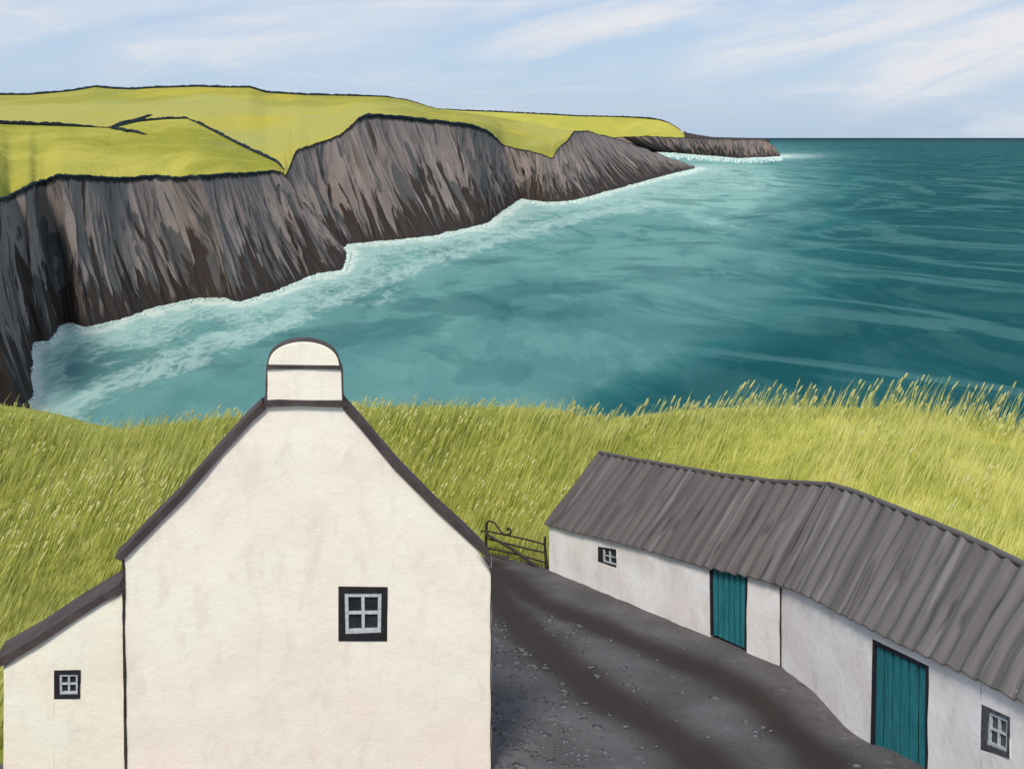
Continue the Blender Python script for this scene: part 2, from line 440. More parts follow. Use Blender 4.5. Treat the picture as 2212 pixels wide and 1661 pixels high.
B_pairs = [(660, 600, 600, 400), (700, 575, 620, 372), (735, 545, 640, 326), (750, 530, 680, 311), (800, 523, 735, 291), (858, 518, 768, 260), (900, 514, 785, 252), (940, 508, 820, 250), (1000, 495, 900, 258),
           (1030, 488, 960, 265), (1055, 480, 1010, 271), (1075, 465, 1045, 281), (1100, 447, 1068, 297), (1125, 431, 1090, 315), (1150, 434, 1140, 325), (1180, 437, 1170, 332), (1215, 436, 1192, 341),
           (1250, 431, 1204, 322), (1285, 422, 1228, 300), (1320, 412, 1240, 284), (1380, 395, 1270, 283), (1415, 386, 1330, 300), (1445, 378, 1385, 318), (1470, 372, 1430, 335), (1490, 368, 1465, 348), (1504, 364, 1500, 360)]
shoreB, browB = cliff('middle_cliff', B_pairs, 620, 44, M['cliffB'], 7.0, .05, 5.1, .8)
upB = interp_curve([(-560, 215, 900), (-100, 208, 950), (0, 206, 1000), (60, 206, 1000), (110, 202, 1010), (160, 197, 1010), (205, 189, 1020), (250, 193, 1020), (290, 194, 1020), (330, 191, 1030), (430, 188, 1040), (480, 190, 1040), (540, 190, 1050), (575, 201, 1060), (660, 206, 1080),
                    (760, 208, 1100), (830, 210, 1150), (880, 217, 1200), (920, 229, 1250), (950, 237, 1300), (1020, 245, 1380), (1080, 254, 1420), (1150, 268, 1440), (1200, 278, 1440), (1240, 283, 1300)])
lowBt = interp_curve([(-560, 275, 480), (-100, 284, 500), (0, 284, 500), (240, 292, 590), (330, 280, 640), (430, 282, 640), (520, 328, 590), (600, 372, 530), (622, 380, 520)])
xsB = list(np.linspace(-560, 620, 240))
lowB = [lowBt(x) for x in xsB]+[p for p in browB if 622 < px(p) < 1238]
rowsB = hill('middle_headland', lowB, [upB(px(p)) for p in lowB], 40, M['hillB'], 4.0, .006, skirt_front=25, seed=3, nskirt=232)

C_pairs = [(1150, 332, 1080, 300), (1250, 332, 1200, 300), (1330, 331, 1300, 299), (1420, 329, 1345, 296), (1445, 330, 1400, 294), (1470, 332, 1450, 297), (1500, 335, 1484, 297), (1540, 338, 1520, 299), (1570, 341, 1560, 301), (1600, 342.5, 1590, 302), (1635, 341, 1625, 302),
           (1660, 340, 1650, 303), (1680, 339, 1668, 312), (1688, 337, 1680, 328)]
shoreC, browC = cliff('far_cliff', C_pairs, 360, 30, M['cliffC'], 9.0, .03, 9.3, .5)
upC = interp_curve([(900, 232, 5200), (1000, 240, 5200), (1080, 243, 5200), (1160, 247, 5200), (1250, 252, 5200), (1310, 253, 5200), (1350, 254, 5200), (1400, 257, 5000), (1425, 260, 4800), (1445, 266, 4600), (1465, 278, 4400), (1484, 292.5, 4100)])
xsC = list(np.linspace(900, 1085, 60))
lowCt = interp_curve([(900, 300, 3500), (1085, 300, 3850)])
browCg = [p for p in browC if 1085 < px(p) < 1482]
lowC = [lowCt(x) for x in xsC]+browCg
rowsC = hill('far_headland', lowC, [upC(px(p)) for p in lowC], 26, M['hillC'], 9, .002, skirt_front=30, seed=8, nskirt=56)
# low bare point beyond the pasture: its dark spine
lowD = [p for p in browC if 1476 < px(p) < 1662]
upD = interp_curve([(1440, 266, 4300), (1465, 277, 4300), (1484, 287, 4100), (1510, 292, 3900), (1540, 296.5, 3700), (1600, 298, 3500), (1652, 299, 3500), (1662, 304, 3400)])
M['spine'] = mat_simple('dark_spine_rock', lin((58, 54, 54)), lin((76, 68, 64)), .02, .95, .05)
hill('rocky_point', lowD, [upD(px(p)) for p in lowD], 8, M['spine'], 3, .01, seed=4)

# hedges along the field edges and the skyline
def hedge(name, pts, r, label, group, taper=True, n=8):
    """pts on the ground; a lumpy continuous bank of scrub"""
    pts = [Vector(p) for p in pts]; c = pts[len(pts)//2].copy()
    rr = []
    for i in range(len(pts)):
        k = i/(len(pts)-1)
        e = min(1, 6*k+.25, 6*(1-k)+.25) if taper else 1
        b = r[i] if isinstance(r, (list, tuple, np.ndarray)) else r
        rr.append(b*e*(1+.38*fbm(i*.35, r if not hasattr(r, '__len__') else 1.0, 3.3, 4)))
    mb = MB(); mb.tube([p+Vector((0, 0, q*.35)) for p, q in zip(pts, rr)], rr, n)
    o = mb.build(name, M['hedge'], None, smooth=False)
    return tag(o, label, 'hedge', group)
G_H = 'dark hedges along the edges of the far fields'
def along(f, x0, x1, n, dz=0): return [f(x)+Vector((0, 0, dz)) for x in np.linspace(x0, x1, n)]
hedge('hedge', along(upB, -560, 950, 420), 1.6, 'long dark hedge along the hilltop skyline, against the sky at left', G_H)
hedge('hedge', along(upC, 935, 1470, 220), 5.2, 'thin dark hedge on the skyline of the distant headland', G_H)
hedge('hedge', along(upA, -560, 236, 240), 1.25, 'dark hedge running level from the left edge between the two upper fields', G_H)
hedge('hedge', along(upA, 228, 418, 90), 1.1, 'short arched dark hedge over the rounded green knoll', G_H)
hedge('hedge', along(upA, 405, 614, 110), 1.15, 'dark hedge slanting down right to the notch in the cliffs', G_H)
br = interp_curve([(232, 274, 575), (262, 264, 620), (290, 257, 650), (330, 248, 690)])
def onB(x, v):
    i = min(range(len(lowB)), key=lambda k: abs(px(lowB[k])-x)); j = v*(len(rowsB)-1); j0 = int(j)
    return rowsB[j0][i].lerp(rowsB[min(j0+1, len(rowsB)-1)][i], j-j0)
def B_at(x, y):
    i = min(range(len(lowB)), key=lambda k: abs(px(lowB[k])-x)); best = None
    for r in rowsB:
        p = r[i]; q = HY-F*p.z/p.y
        if best is None or abs(q-y) < best[0]: best = (abs(q-y), p)
    return best[1]
def A_at(x, y):
    i = min(range(len(lowA)), key=lambda k: abs(px(lowA[k])-x)); best = None
    for r in rowsA:
        p = r[i]; q = HY-F*p.z/p.y
        if best is None or abs(q-y) < best[0]: best = (abs(q-y), p)
    return best[1]
ptsb = [B_at(x, y) for x, y in zip(np.linspace(238, 330, 9), np.linspace(276, 250, 9))]
hedge('hedge', ptsb, 1.2, 'short dark hedge climbing right from the fork of the hedges', G_H)
ptsc = [A_at(x, y) for x, y in zip(np.linspace(240, 318, 12), np.linspace(279, 292, 12))]
hedge('hedge', ptsc, 1.1, 'short dark hedge branching down right from the fork onto the grass', G_H)
def brow_hedge(brow, x0, x1, r, label):
    pts = [p+Vector((0, .3, 0)) for p in brow if x0 <= px(p) <= x1][::2]
    hedge('hedge', pts, r, label, 'dark scrub lines along the cliff brows')
brow_hedge(browA, -300, 612, .55, 'dark scrub line along the brow of the nearest cliff')
brow_hedge(browB, 770, 1088, 1.1, 'dark scrub line along the brow of the middle cliff')

# ---------------------------------------------------------------- sea
t = NT('sea_water', .8, .04)
v = t.tc(); shal = t.attr('shallow'); foam = t.attr('foam')
# long swells lie along the coast
r1 = t.mapping(v, rot=(0, 0, .30), scale=(1, .30, 1))
n1 = t.noise(r1, .016, 9, .60, 1.2); n2 = t.noise(t.mapping(v, loc=(90, 40, 0), rot=(0, 0, .9), scale=(1, .5, 1)), .03, 9, .62, .8)
n3 = t.noise(t.mapping(v, loc=(7, 300, 0), rot=(0, 0, .2), scale=(1, .22, 1)), .006, 12, .66, 1.5)
sh = t.math('ADD', shal, t.math('MULTIPLY', t.math('SUBTRACT', n3, .5), .9))
sh = t.math('ADD', sh, t.math('MULTIPLY', t.math('SUBTRACT', n1, .5), .35))
c = t.ramp(sh, [(0.0, lin((18, 76, 79))), (.22, lin((28, 86, 88))), (.38, lin((42, 101, 101))), (.50, lin((70, 116, 115))), (.66, lin((84, 130, 127))), (.84, lin((104, 148, 142))), (1.0, lin((136, 176, 166)))])
wl = t.fr(sh, .15, .6, .25, 1.0)
c = t.mix(t.math('MULTIPLY', t.fr(n2, .54, .64, 0, .28), wl), c, lin((112, 156, 150)))
c = t.mix(t.fr(n2, .46, .38, 0, .34), c, lin((44, 98, 101)))
n4 = t.noise(t.mapping(v, loc=(400, 11, 0), rot=(0, 0, .25), scale=(1, .45, 1)), .010, 8, .55, 3.2)
c = t.mix(t.math('MULTIPLY', t.fr(n4, .54, .62, 0, .36), wl), c, lin((110, 156, 150)))
c = t.mix(t.fr(n4, .45, .39, 0, .34), c, lin((40, 94, 97)))
n5 = t.noise(t.mapping(v, loc=(40, 611, 0), scale=(1, .5, 1)), .0032, 10, .6, 4.0)
c = t.mix(t.math('MULTIPLY', t.fr(n5, .52, .56), t.math('MULTIPLY', t.fr(n5, .62, .58), .34)), c, lin((92, 138, 136)))
c = t.mix(t.fr(n5, .46, .40, 0, .38), c, lin((30, 82, 86)))
c = t.mix(t.attr('far'), c, lin((22, 48, 56)))
fo = t.math('ADD', foam, t.math('MULTIPLY', t.math('SUBTRACT', t.noise(t.mapping(v, rot=(0, 0, .35), scale=(1, .45, 1)), .06, 9, .68, 1.6), .5), 1.5))
ve = t.new('ShaderNodeTexVoronoi', feature='DISTANCE_TO_EDGE')
wv = t.noise(t.mapping(v, scale=(1, .5, 1)), .05, 5, .6, 0, 'Color')
va = t.new('ShaderNodeVectorMath', operation='MULTIPLY_ADD'); t.set(va, 0, wv); va.inputs[1].default_value = (22, 46, 0); t.set(va, 2, v)
t.set(ve, 'Vector', t.mapping(va.outputs[0], scale=(1, .4, 1))); ve.inputs['Scale'].default_value = .27
lace = t.fr(ve.outputs['Distance'], .26, .0)
c = t.mix(t.math('MULTIPLY', t.fr(fo, .26, .55), t.math('MULTIPLY', lace, .42)), c, lin((196, 214, 204)))
c = t.mix(t.fr(fo, .34, .74, 0, .62), c, lin((164, 194, 185)))
c = t.mix(t.fr(fo, .80, 1.15, 0, .85), c, lin((208, 220, 208)))
t.bump(t.math('ADD', t.noise(r1, .12, 8, .65), t.math('MULTIPLY', n1, 2.0)), .45, 3.0)
M['sea'] = t.color(c)
ys = np.concatenate([np.geomspace(100, 6000, 520), np.geomspace(6100, 250000, 60)]); us = np.linspace(-.85, .95, 520)
YY, UU = np.meshgrid(ys, us, indexing='ij'); XX = UU*YY
verts = np.stack([XX, YY, np.full_like(XX, SEA)], -1).reshape(-1, 3)
nr, nc = len(ys), len(us)
ii = (np.arange(nr-1)[:, None]*nc+np.arange(nc-1)[None, :]).ravel()
quads = np.stack([ii, ii+1, ii+nc+1, ii+nc], -1)
ly = np.log(YY); bx_y = [100, 215, 242, 300, 400, 849, 1500, 2500, 4031, 9000, 250000]
bx = np.interp(ly, np.log(bx_y), [0.0, .03, .09, .21, .235, .265, .27, .265, .265, .26, .22])
shal = np.clip(.56+(bx-UU)*4.2, -.18, .72)
shal = np.where(YY > 4500, shal*np.clip(1-(np.log(YY)-math.log(4500))*.35, .2, 1), shal)
# brighter towards the far bay
shal += .16*np.exp(-((UU-.17)/.10)**2-((ly-math.log(1500))/.7)**2)
# distance to the shore, measured in fractions of the local range
sp_ = []
for s_, in ((shoreA,), (shoreB,), (shoreC,)):
    sp_ += [(p.x/p.y, math.log(p.y)) for p in s_[::3]]
sp_ = np.array(sp_); fd = np.full(XX.size, 9.0); q = np.stack([UU.ravel(), ly.ravel()*.28], -1)
for k in range(0, len(sp_), 40):
    blk = sp_[k:k+40]*np.array([1, .28]); d = np.sqrt(((q[:, None, :]-blk[None])**2).sum(-1)).min(1); fd = np.minimum(fd, d)
foam = np.clip(1.0*np.exp(-fd/.011)+.62*np.exp(-(fd/.065)**1.5), 0, 1.2)
drift = [(150, 880), (230, 835), (330, 800), (450, 742), (600, 700), (700, 650), (830, 605), (940, 562), (1100, 505), (1250, 468), (1420, 440)]
dw = []
for (xa, ya), (xb, yb) in zip(drift[:-1], drift[1:]):
    for k in range(14):
        x_ = xa+(xb-xa)*k/14; y_ = ya+(yb-ya)*k/14; Yk = seaY(y_); dw.append(((x_-CX)/F, math.log(Yk)*.28))
dd = np.full(XX.size, 9.0)
for x_, y_ in dw: dd = np.minimum(dd, np.hypot(q[:, 0]-x_, q[:, 1]-y_))
foam = np.maximum(foam, .60*np.exp(-(dd/.022)**2))
sx_ = CX+F*UU.ravel(); sy_ = HY-F*SEA/YY.ravel()
for x_, y_, rx_, ry_, a_ in ((1520, 372, 130, 16, .50), (1600, 400, 110, 22, .46), (1470, 415, 150, 18, .42), (1350, 455, 160, 16, .34), (1580, 470, 90, 30, .26)):
    foam = np.maximum(foam, a_*np.exp(-((sx_-x_)/rx_)**2-((sy_-y_)/ry_)**2))
    shal = shal+(a_*.35*np.exp(-((sx_-x_)/rx_/1.5)**2-((sy_-y_)/ry_/1.8)**2)).reshape(shal.shape)
shal = shal.ravel()+.22*np.exp(-fd/.05)
farw = np.clip((YY.ravel()-9000)/30000, 0, .85)
sea = npmesh('sea', verts, faces4=quads, mat=M['sea'], attrs={'shallow': shal, 'foam': foam, 'far': farw}); tag(sea, kind='structure')

# surf: white lumps of broken water along the foot of the cliffs
bm = bmesh.new(); bmesh.ops.create_icosphere(bm, subdivisions=1, radius=1); bm.verts.ensure_lookup_table()
iv = np.array([v_.co[:] for v_ in bm.verts]); itri = np.array([[v_.index for v_ in f.verts] for f in bm.faces]); bm.free()
V = []; T = []; off = 0
def blob(c, sx, sy, sz):
    global off
    a = random.uniform(0, 6.3); r = iv*(1+.25*rng.standard_normal((len(iv), 1)))
    x = r[:, 0]*sx; y = r[:, 1]*sy
    V.append(np.stack([c[0]+x*math.cos(a)-y*math.sin(a)*.5, c[1]+x*math.sin(a)*1.0+y*math.cos(a), c[2]+r[:, 2]*sz], -1)); T.append(itri+off); off += len(iv)
for sh_, n_, w_ in ((shoreA, 900, 1), (shoreB, 1100, 1), (shoreC, 420, 1.0)):
    N = len(sh_)
    for k in range(n_):
        i = random.random()*(N-2); i0 = int(i); p = sh_[i0].lerp(sh_[i0+1], i-i0)
        if p.y > 3 and abs(p.x/p.y) > .75: continue
        s = p.y/F      # metres per small unit at this range
        ln = abs(random.gauss(0, 1))*4.2
        wob = 2.2*math.sin(i*.35)+2.0*fbm(i*.12, 8, 1)
        ny = p.y-(ln+1+max(0, wob))*s*p.y/60*.55; q_ = Vector((p.x*ny/p.y+random.uniform(-1, 3)*s, ny, SEA+.1))
        blob(q_, s*random.uniform(1.6, 5.5), s*random.uniform(3, 14.0), s*random.uniform(.5, 1.5))
for sh_ in (shoreA, shoreB, shoreC):
    N = len(sh_); i = 0.0
    while i < N-2:
        i0 = int(i); p = sh_[i0].lerp(sh_[i0+1], i-i0); stepw = (sh_[i0+1]-sh_[i0]).length; s = p.y/F
        i += max(.02, 1.1*s/max(stepw, 1e-3))
        if abs(p.x/p.y) > .7: continue
        for lay in (0, 1):
            if fbm(i*.05, lay*7.0, 2) < -.25: continue
            o_ = (1.5+lay*5.5+2.6*math.sin(i*(.9+.3*lay)+lay)+4.0*fbm(i*.13, lay*5, 6))
            ny = p.y-max(.3, o_)*s*p.y/60*.8
            blob(Vector((p.x*ny/p.y+2*s*math.cos(i*.9), ny, SEA+.1)), s*random.uniform(1.0, 2.2), s*random.uniform(2.0, 4.5), s*random.uniform(.5, 1.1))
M['surf'] = mat_simple('white_surf', lin((214, 226, 216)), lin((184, 210, 202)), .3, .9, .1)
surf = npmesh('surf', np.concatenate(V), faces3=np.concatenate(T), mat=M['surf'], smooth=True)
tag(surf, 'broken white surf along the foot of the grey cliffs', 'surf', kind='stuff')

# ---------------------------------------------------------------- ground near the farm
def plane(Y): return -(8.3+.2*Y)
def ground0(X, Y):
    return plane(Y)-.35*math.exp(-((X-7.2)/1.6)**2-((Y-21.6)/1.5)**2)
YARD = [(-16, 3), (-16, 19.0), (-.45, 19.0), (-.62, 24), (-.98, 38.1), (1.25, 35.55), (1.4, 35.3), (6.8, 25.0), (8.75, 15.2), (9.6, 11), (11.2, 3)]
BUILT = [(-16, 3), (-16, 19), (-10.2, 19.2), (-10.2, 21), (-9, 28), (-2.2, 28), (-.45, 19.5), (-.98, 38.1), (1.33, 35.4), (5.9, 38.2), (11.3, 27.4), (13, 16), (14, 3)]
def seg_d(px_, py_, a, b):
    ax, ay = a; bx_, by_ = b; dx, dy = bx_-ax, by_-ay
    t_ = max(0, min(1, ((px_-ax)*dx+(py_-ay)*dy)/(dx*dx+dy*dy)))
    return math.hypot(px_-ax-t_*dx, py_-ay-t_*dy)
def inside(x, y, poly):
    c_ = False; j = len(poly)-1
    for i in range(len(poly)):
        xi, yi = poly[i]; xj, yj = poly[j]
        if (yi > y) != (yj > y) and x < (xj-xi)*(y-yi)/(yj-yi)+xi: c_ = not c_
        j = i
    return c_
def pdist(x, y, poly):
    if inside(x, y, poly): return 0.0
    return min(seg_d(x, y, poly[i], poly[(i+1) % len(poly)]) for i in range(len(poly)))
YC = 46.0
crest_px = [(-900, 880), (-100, 878), (0, 890), (60, 902), (150, 927), (230, 938), (330, 928), (450, 914), (560, 906), (740, 888), (860, 888), (1080, 888), (1160, 891), (1200, 894), (1260, 908), (1330, 914), (1400, 908), (1460, 899), (1540, 892), (1620, 888), (1760, 890), (1900, 890), (2000, 898), (2100, 912), (2212, 934), (2600, 990), (3200, 1050)]
cxp = [p[0] for p in crest_px]; cyp = [p[1] for p in crest_px]
def terrain(X, Y):
    xp = CX+F*X/YC
    zc = -(float(np.interp(xp, cxp, cyp))+6-HY)*YC/F
    s = min(1, pdist(X, Y, BUILT)/8.0); s = s*s*(3-2*s)
    if Y <= YC:
        zf = zc-.055*(YC-Y)*(1+.02*(YC-Y)) + .25*fbm(X*.12, Y*.12, 2)*min(1, (YC-Y)/4)
        z = ground0(X, Y)*(1-s)+zf*s
    else:
        e = Y-YC; z = zc-.06*e*e if e < 6 else zc-2.16-(e-6)*2.6
        z = max(z, SEA-4)
    return z
gx = np.linspace(-60, 70, 231); gy = np.concatenate([np.linspace(0, 48, 121), np.linspace(48.5, 80, 40)])
mb = MB(); mb.grid([[Vector((x, y, terrain(x, y)-(.4 if inside(x, y, YARD) or pdist(x, y, BUILT) == 0 else 0))) for x in gx] for y in gy])
fld = mb.build('ground', M['turf'], smooth=True, fix=False); tag(fld, kind='structure')

# yard: tarred track with two worn ruts
tr1 = [(1052, 1215), (1070, 1287), (1146, 1369), (1241, 1456), (1342, 1523), (1441, 1582), (1511, 1632), (1560, 1700), (1590, 1800)]
tr2 = [(1085, 1235), (1150, 1290), (1258, 1335), (1343, 1374), (1455, 1419), (1567, 1466), (1665, 1520), (1736, 1580), (1785, 1650), (1810, 1740), (1820, 1850)]
def onplane(x, y): Y = 8.3/((y-HY)/F-.2); return ((x-CX)*Y/F, Y)
T1 = [onplane(*p) for p in tr1]; T2 = [onplane(*p) for p in tr2]
def track_d(x, y, T): return min(seg_d(x, y, T[i], T[i+1]) for i in range(len(T)-1))
yx = np.linspace(-16.2, 11.4, 340); yyv = np.linspace(3, 38.4, 360)
vs = []; at = []; okm = []
for y in yyv:
    for x in yx:
        d = min(track_d(x, y, T1)/.66, track_d(x, y, T2)/.60)
        d += .28*fbm(x*.7, y*.5, 3)
        k = math.exp(-d*d*.62)
        z = ground0(x, y)-.045*k+.02*fbm(x*1.3, y*1.3, 5)+.006
        vs.append((x, y, z)); at.append(k); okm.append(inside(x, y, YARD) or pdist(x, y, YARD) < .4)
nc = len(yx); fq = []
for j in range(len(yyv)-1):
    for i in range(nc-1):
        a = j*nc+i
        if okm[a] and okm[a+1] and okm[a+nc] and okm[a+nc+1]: fq.append((a, a+1, a+nc+1, a+nc))
t = NT('yard_surface', .92, .12); v = t.tc(); rut = t.attr('rut')
c = t.mix(t.fr(t.noise(v, .6, 5, .6), .35, .65), lin((86, 82, 82)), lin((102, 98, 98)))
vo = t.new('ShaderNodeTexVoronoi'); t.set(vo, 'Vector', v); vo.inputs['Scale'].default_value = 3.6; vo.inputs['Randomness'].default_value = 1
spk = t.math('MULTIPLY', t.fr(vo.outputs['Distance'], .34, .24), t.fr(t.noise(v, 1.3, 3, .6), .5, .66))
c = t.mix(t.math('MULTIPLY', spk, .55), c, lin((122, 119, 120)))
c = t.mix(t.fr(t.noise(v, 2.4, 5, .65), .52, .72, 0, .6), c, lin((70, 67, 66)))
c = t.mix(t.fr(t.noise(v, 26, 3, .6), .55, .75, 0, .4), c, lin((130, 128, 130)))
c = t.mix(t.fr(rut, -.05, 1.0, 0, .95), c, lin((56, 49, 46)))
t.bump(t.math('ADD', t.noise(v, 16, 4, .65), t.math('MULTIPLY', spk, .4)), .5, .03)
M['yard'] = t.color(c)
yard = npmesh('yard', vs, faces4=fq, mat=M['yard'], attrs={'rut': at}, smooth=True); tag(yard, kind='structure')

# loose stones on the near side of the yard
V = []; T = []; off = 0
for k in range(1100):
    xp = 1062+abs(random.gauss(0, 1))*120; yp = random.uniform(1330, 1760)
    if random.random() < .12: xp = random.uniform(1200, 1900); yp = random.uniform(1260, 1660)
    x, y = onplane(xp, yp)
    if not inside(x, y, YARD) or min(track_d(x, y, T1), track_d(x, y, T2)) < .45: continue
    s = abs(random.gauss(.03, .03))+.012
    blob((x, y, ground0(x, y)+.006), s*1.3, s, s*.14)
M['stone'] = mat_simple('grey_stones', lin((112, 109, 110)), lin((88, 85, 85)), 1.7, .9, .1)
st = npmesh('gravel', np.concatenate(V), faces3=np.concatenate(T), mat=M['stone'], smooth=True)
tag(st, 'loose grey gravel scattered over the edges of the yard', 'gravel', kind='stuff')

# ---------------------------------------------------------------- walls with openings
class Face:
    """a vertical wall plane seen from the camera side"""
    def __init__(s, p0, p1):
        s.o = Vector((p0[0], p0[1], 0)); d = Vector((p1[0]-p0[0], p1[1]-p0[1], 0)); s.len = d.length; s.d = d.normalized()
        s.n = Vector((s.d.y, -s.d.x, 0))           # points to the yard / viewer
        if s.n.dot(-s.o) < 0: s.n = -s.n
    def hit(s, x, y):
        """(s, z) where the sight line (x, y) meets the wall"""
        r = Vector(((x-CX)/F, 1, -(y-HY)/F)); k = s.o.dot(s.n)/r.dot(s.n); p = r*k
        return ((p-s.o).dot(s.d), p.z)
    def pt(s, a, z, off=0.0): p = s.o+s.d*a+s.n*off; return Vector((p.x, p.y, z))

def wall_mesh(F_, a0, a1, zbot, ztop, holes, thick, wob=.012, step=.35, reveal=.14):
    """holes: list of (s0, s1, zb0, zb1, zt0, zt1)"""
    mb = MB(); cuts = sorted(set([a0, a1]+[h[0] for h in holes]+[h[1] for h in holes]))
    ss = []
    for i in range(len(cuts)-1):
        n = max(1, int((cuts[i+1]-cuts[i])/step)); ss += [cuts[i]+(cuts[i+1]-cuts[i])*k/n for k in range(n)]
    ss.append(cuts[-1])
    def off(a, z): return wob*fbm(a*1.1, z*1.1, 6)*2
    NR = max(2, int(max(ztop(a)-zbot(a) for a in ss)/step))
    def strip(x0, x1, zb, zt):
        n = NR if (zt is ztop and zb is zbot) else max(1, int(max(zt(x0)-zb(x0), zt(x1)-zb(x1))/step))
        rows = []
        for k in range(n+1):
            row = []
            for a in (x0, x1):
                z = zb(a)+(zt(a)-zb(a))*k/n; row.append(F_.pt(a, z, off(a, z)))
            rows.append(row)
        mb.grid(rows)
    for x0, x1 in zip(ss[:-1], ss[1:]):
        m = (x0+x1)/2; hh = [h for h in holes if h[0] < m < h[1]]
        if hh:
            h = hh[0]
            fb = lambda a, h=h: h[2]+(h[3]-h[2])*(a-h[0])/(h[1]-h[0]); ft = lambda a, h=h: h[4]+(h[5]-h[4])*(a-h[0])/(h[1]-h[0])
            if fb(m) > zbot(m)+.02: strip(x0, x1, zbot, fb)
            strip(x0, x1, ft, ztop)
        else: strip(x0, x1, zbot, ztop)
    for h in holes:
        s0, s1, b0, b1, t0, t1 = h
        q = [(s0, b0), (s1, b1), (s1, t1), (s0, t0)]
        for i in range(4):
            a, b = q[i], q[(i+1) % 4]
            mb.poly([F_.pt(a[0], a[1], .004), F_.pt(b[0], b[1], .004), F_.pt(b[0], b[1], -reveal), F_.pt(a[0], a[1], -reveal)])
    # ends and top
    for a in (a0, a1):
        mb.poly([F_.pt(a, zbot(a), off(a, zbot(a))), F_.pt(a, ztop(a), off(a, ztop(a))), F_.pt(a, ztop(a), -thick), F_.pt(a, zbot(a), -thick)])
    return mb

def quad_slab(F_, q, o0, o1):
    mb = MB(); mb.slab([F_.pt(a, z, o1) for a, z in q], F_.n*(o0-o1)); return mb
def qp(q, u, v):
    """bilinear point in a quad q = [bl, br, tr, tl]"""
    b = (q[0][0]*(1-u)+q[1][0]*u, q[0][1]*(1-u)+q[1][1]*u); t_ = (q[3][0]*(1-u)+q[2][0]*u, q[3][1]*(1-u)+q[2][1]*u)
    return (b[0]*(1-v)+t_[0]*v, b[1]*(1-v)+t_[1]*v)
def bar(mb, F_, q, u0, v0, u1, v1, o0, o1, j=.0):
    r = lambda: random.uniform(-j, j)
    cs = [qp(q, u0+r(), v0+r()), qp(q, u1+r(), v0+r()), qp(q, u1+r(), v1+r()), qp(q, u0+r(), v1+r())]
    mb.slab([F_.pt(a, z, o1) for a, z in cs], F_.n*(o0-o1))

def window(F_, outer, inner, parent, glass, sur, recess=.03, bw=.085, lbl=None, bars='full', sub_w=None):
    """outer / inner: pixel corner lists bl, br, tr, tl of the dark surround and of the sash"""
    qo = [F_.hit(*p) for p in outer]; qi = [F_.hit(*p) for p in inner]
    z0 = -.05
    wdw = MB()                                 # dark surround: four boards round the sash
    ring_o = [F_.pt(a, z, .012) for a, z in qo]; ring_i = [F_.pt(a, z, .012) for a, z in qi]
    ring_ob = [F_.pt(a, z, -.10) for a, z in qo]; ring_ib = [F_.pt(a, z, -.10) for a, z in qi]
    io = [wdw.vert(p) for p in ring_o]; ii_ = [wdw.vert(p) for p in ring_i]; iob = [wdw.vert(p) for p in ring_ob]; iib = [wdw.vert(p) for p in ring_ib]
    for k in range(4):
        l = (k+1) % 4
        wdw.face(io[k], io[l], ii_[l], ii_[k]); wdw.face(iob[l], iob[k], iib[k], iib[l])
        wdw.face(io[l], io[k], iob[k], iob[l]); wdw.face(ii_[k], ii_[l], iib[l], iib[k])
    wo = wdw.build('window', sur, parent, bevel=.006)
    fr = MB(); o0, o1 = -.055, -.005
    bu = bw; bv = bw
    if bars == 'full':
        bar(fr, F_, qi, 0, 0, bu, 1, o0, o1, .006); bar(fr, F_, qi, 1-bu, 0, 1, 1, o0, o1, .006)
        bar(fr, F_, qi, bu, 0, 1-bu, bv, o0, o1-.002, .004); bar(fr, F_, qi, bu, 1-bv, 1-bu, 1, o0, o1-.002, .004)
    else:
        bar(fr, F_, qi, 0, 0, bu, .92, o0, o1, .01); bar(fr, F_, qi, bu, 0, 1, bv, o0, o1-.002, .01)
    bar(fr, F_, qi, .5-bu*.45, bv, .5+bu*.45, 1-bv, o0, o1-.004, .006); bar(fr, F_, qi, bu, .5-bv*.35, 1-bu, .5+bv*.35, o0, o1-.007, .006)
    fr.build('frame', M['sash'], wo, bevel=.004)
    for ju in (0, 1):
        for jv in (0, 1):
            g = MB()
            u0 = bu if ju == 0 else .5; v0 = bv if jv == 0 else .5; u1 = .5 if ju == 0 else 1-bu; v1 = .5 if jv == 0 else 1-bv
            if bars != 'full': u1 = min(1, u1+(bu if ju else 0)); v1 = min(1, v1+(bv if jv else 0))
            bar(g, F_, qi, u0, v0, u1, v1, -.075, -.062)
            g.build('pane', glass, wo)
    return wo, qo

def door(F_, corners, parent, boards, fw=.07):
    q = [F_.hit(*p) for p in corners]; wdt = q[1][0]-q[0][0]; ht = q[3][1]-q[0][1]
    fu, fv = fw/wdt, fw/ht
    dr = MB(); n = boards
    for k in range(n):
        u0 = fu+(1-2*fu)*k/n+.017; u1 = fu+(1-2*fu)*(k+1)/n-.017
        o1 = -.03+random.uniform(-.006, .006)
        m_ = 8; L_ = []; R_ = []
        for j in range(m_+1):
            vv_ = .01+(1-fv-.012-.01)*j/m_; L_.append(qp(q, u0+.006*fbm(k*3.1, j*.5, 1), vv_)); R_.append(qp(q, u1+.006*fbm(k*3.1+9, j*.5, 1), vv_))
        pts = L_[::-1]+R_
        dr.slab([F_.pt(a, z, o1) for a, z in pts], F_.n*(-.035))
    do = dr.build('door', M['teal'], parent)
    fb = MB()
    bar(fb, F_, q, 0, 0, fu, 1, -.10, .012); bar(fb, F_, q, 1-fu, 0, 1, 1, -.10, .012); bar(fb, F_, q, fu, 1-fv, 1-fu, 1, -.10, .010)
    bar(fb, F_, q, fu, 0, 1-fu, 1-fv, -.10, -.072)
    fb.build('door_frame', M['line_door'], do)
    return q
M['line_door'] = mat_simple('dark_door_frame', lin((28, 38, 46)), lin((48, 40, 46)), 9, .8)

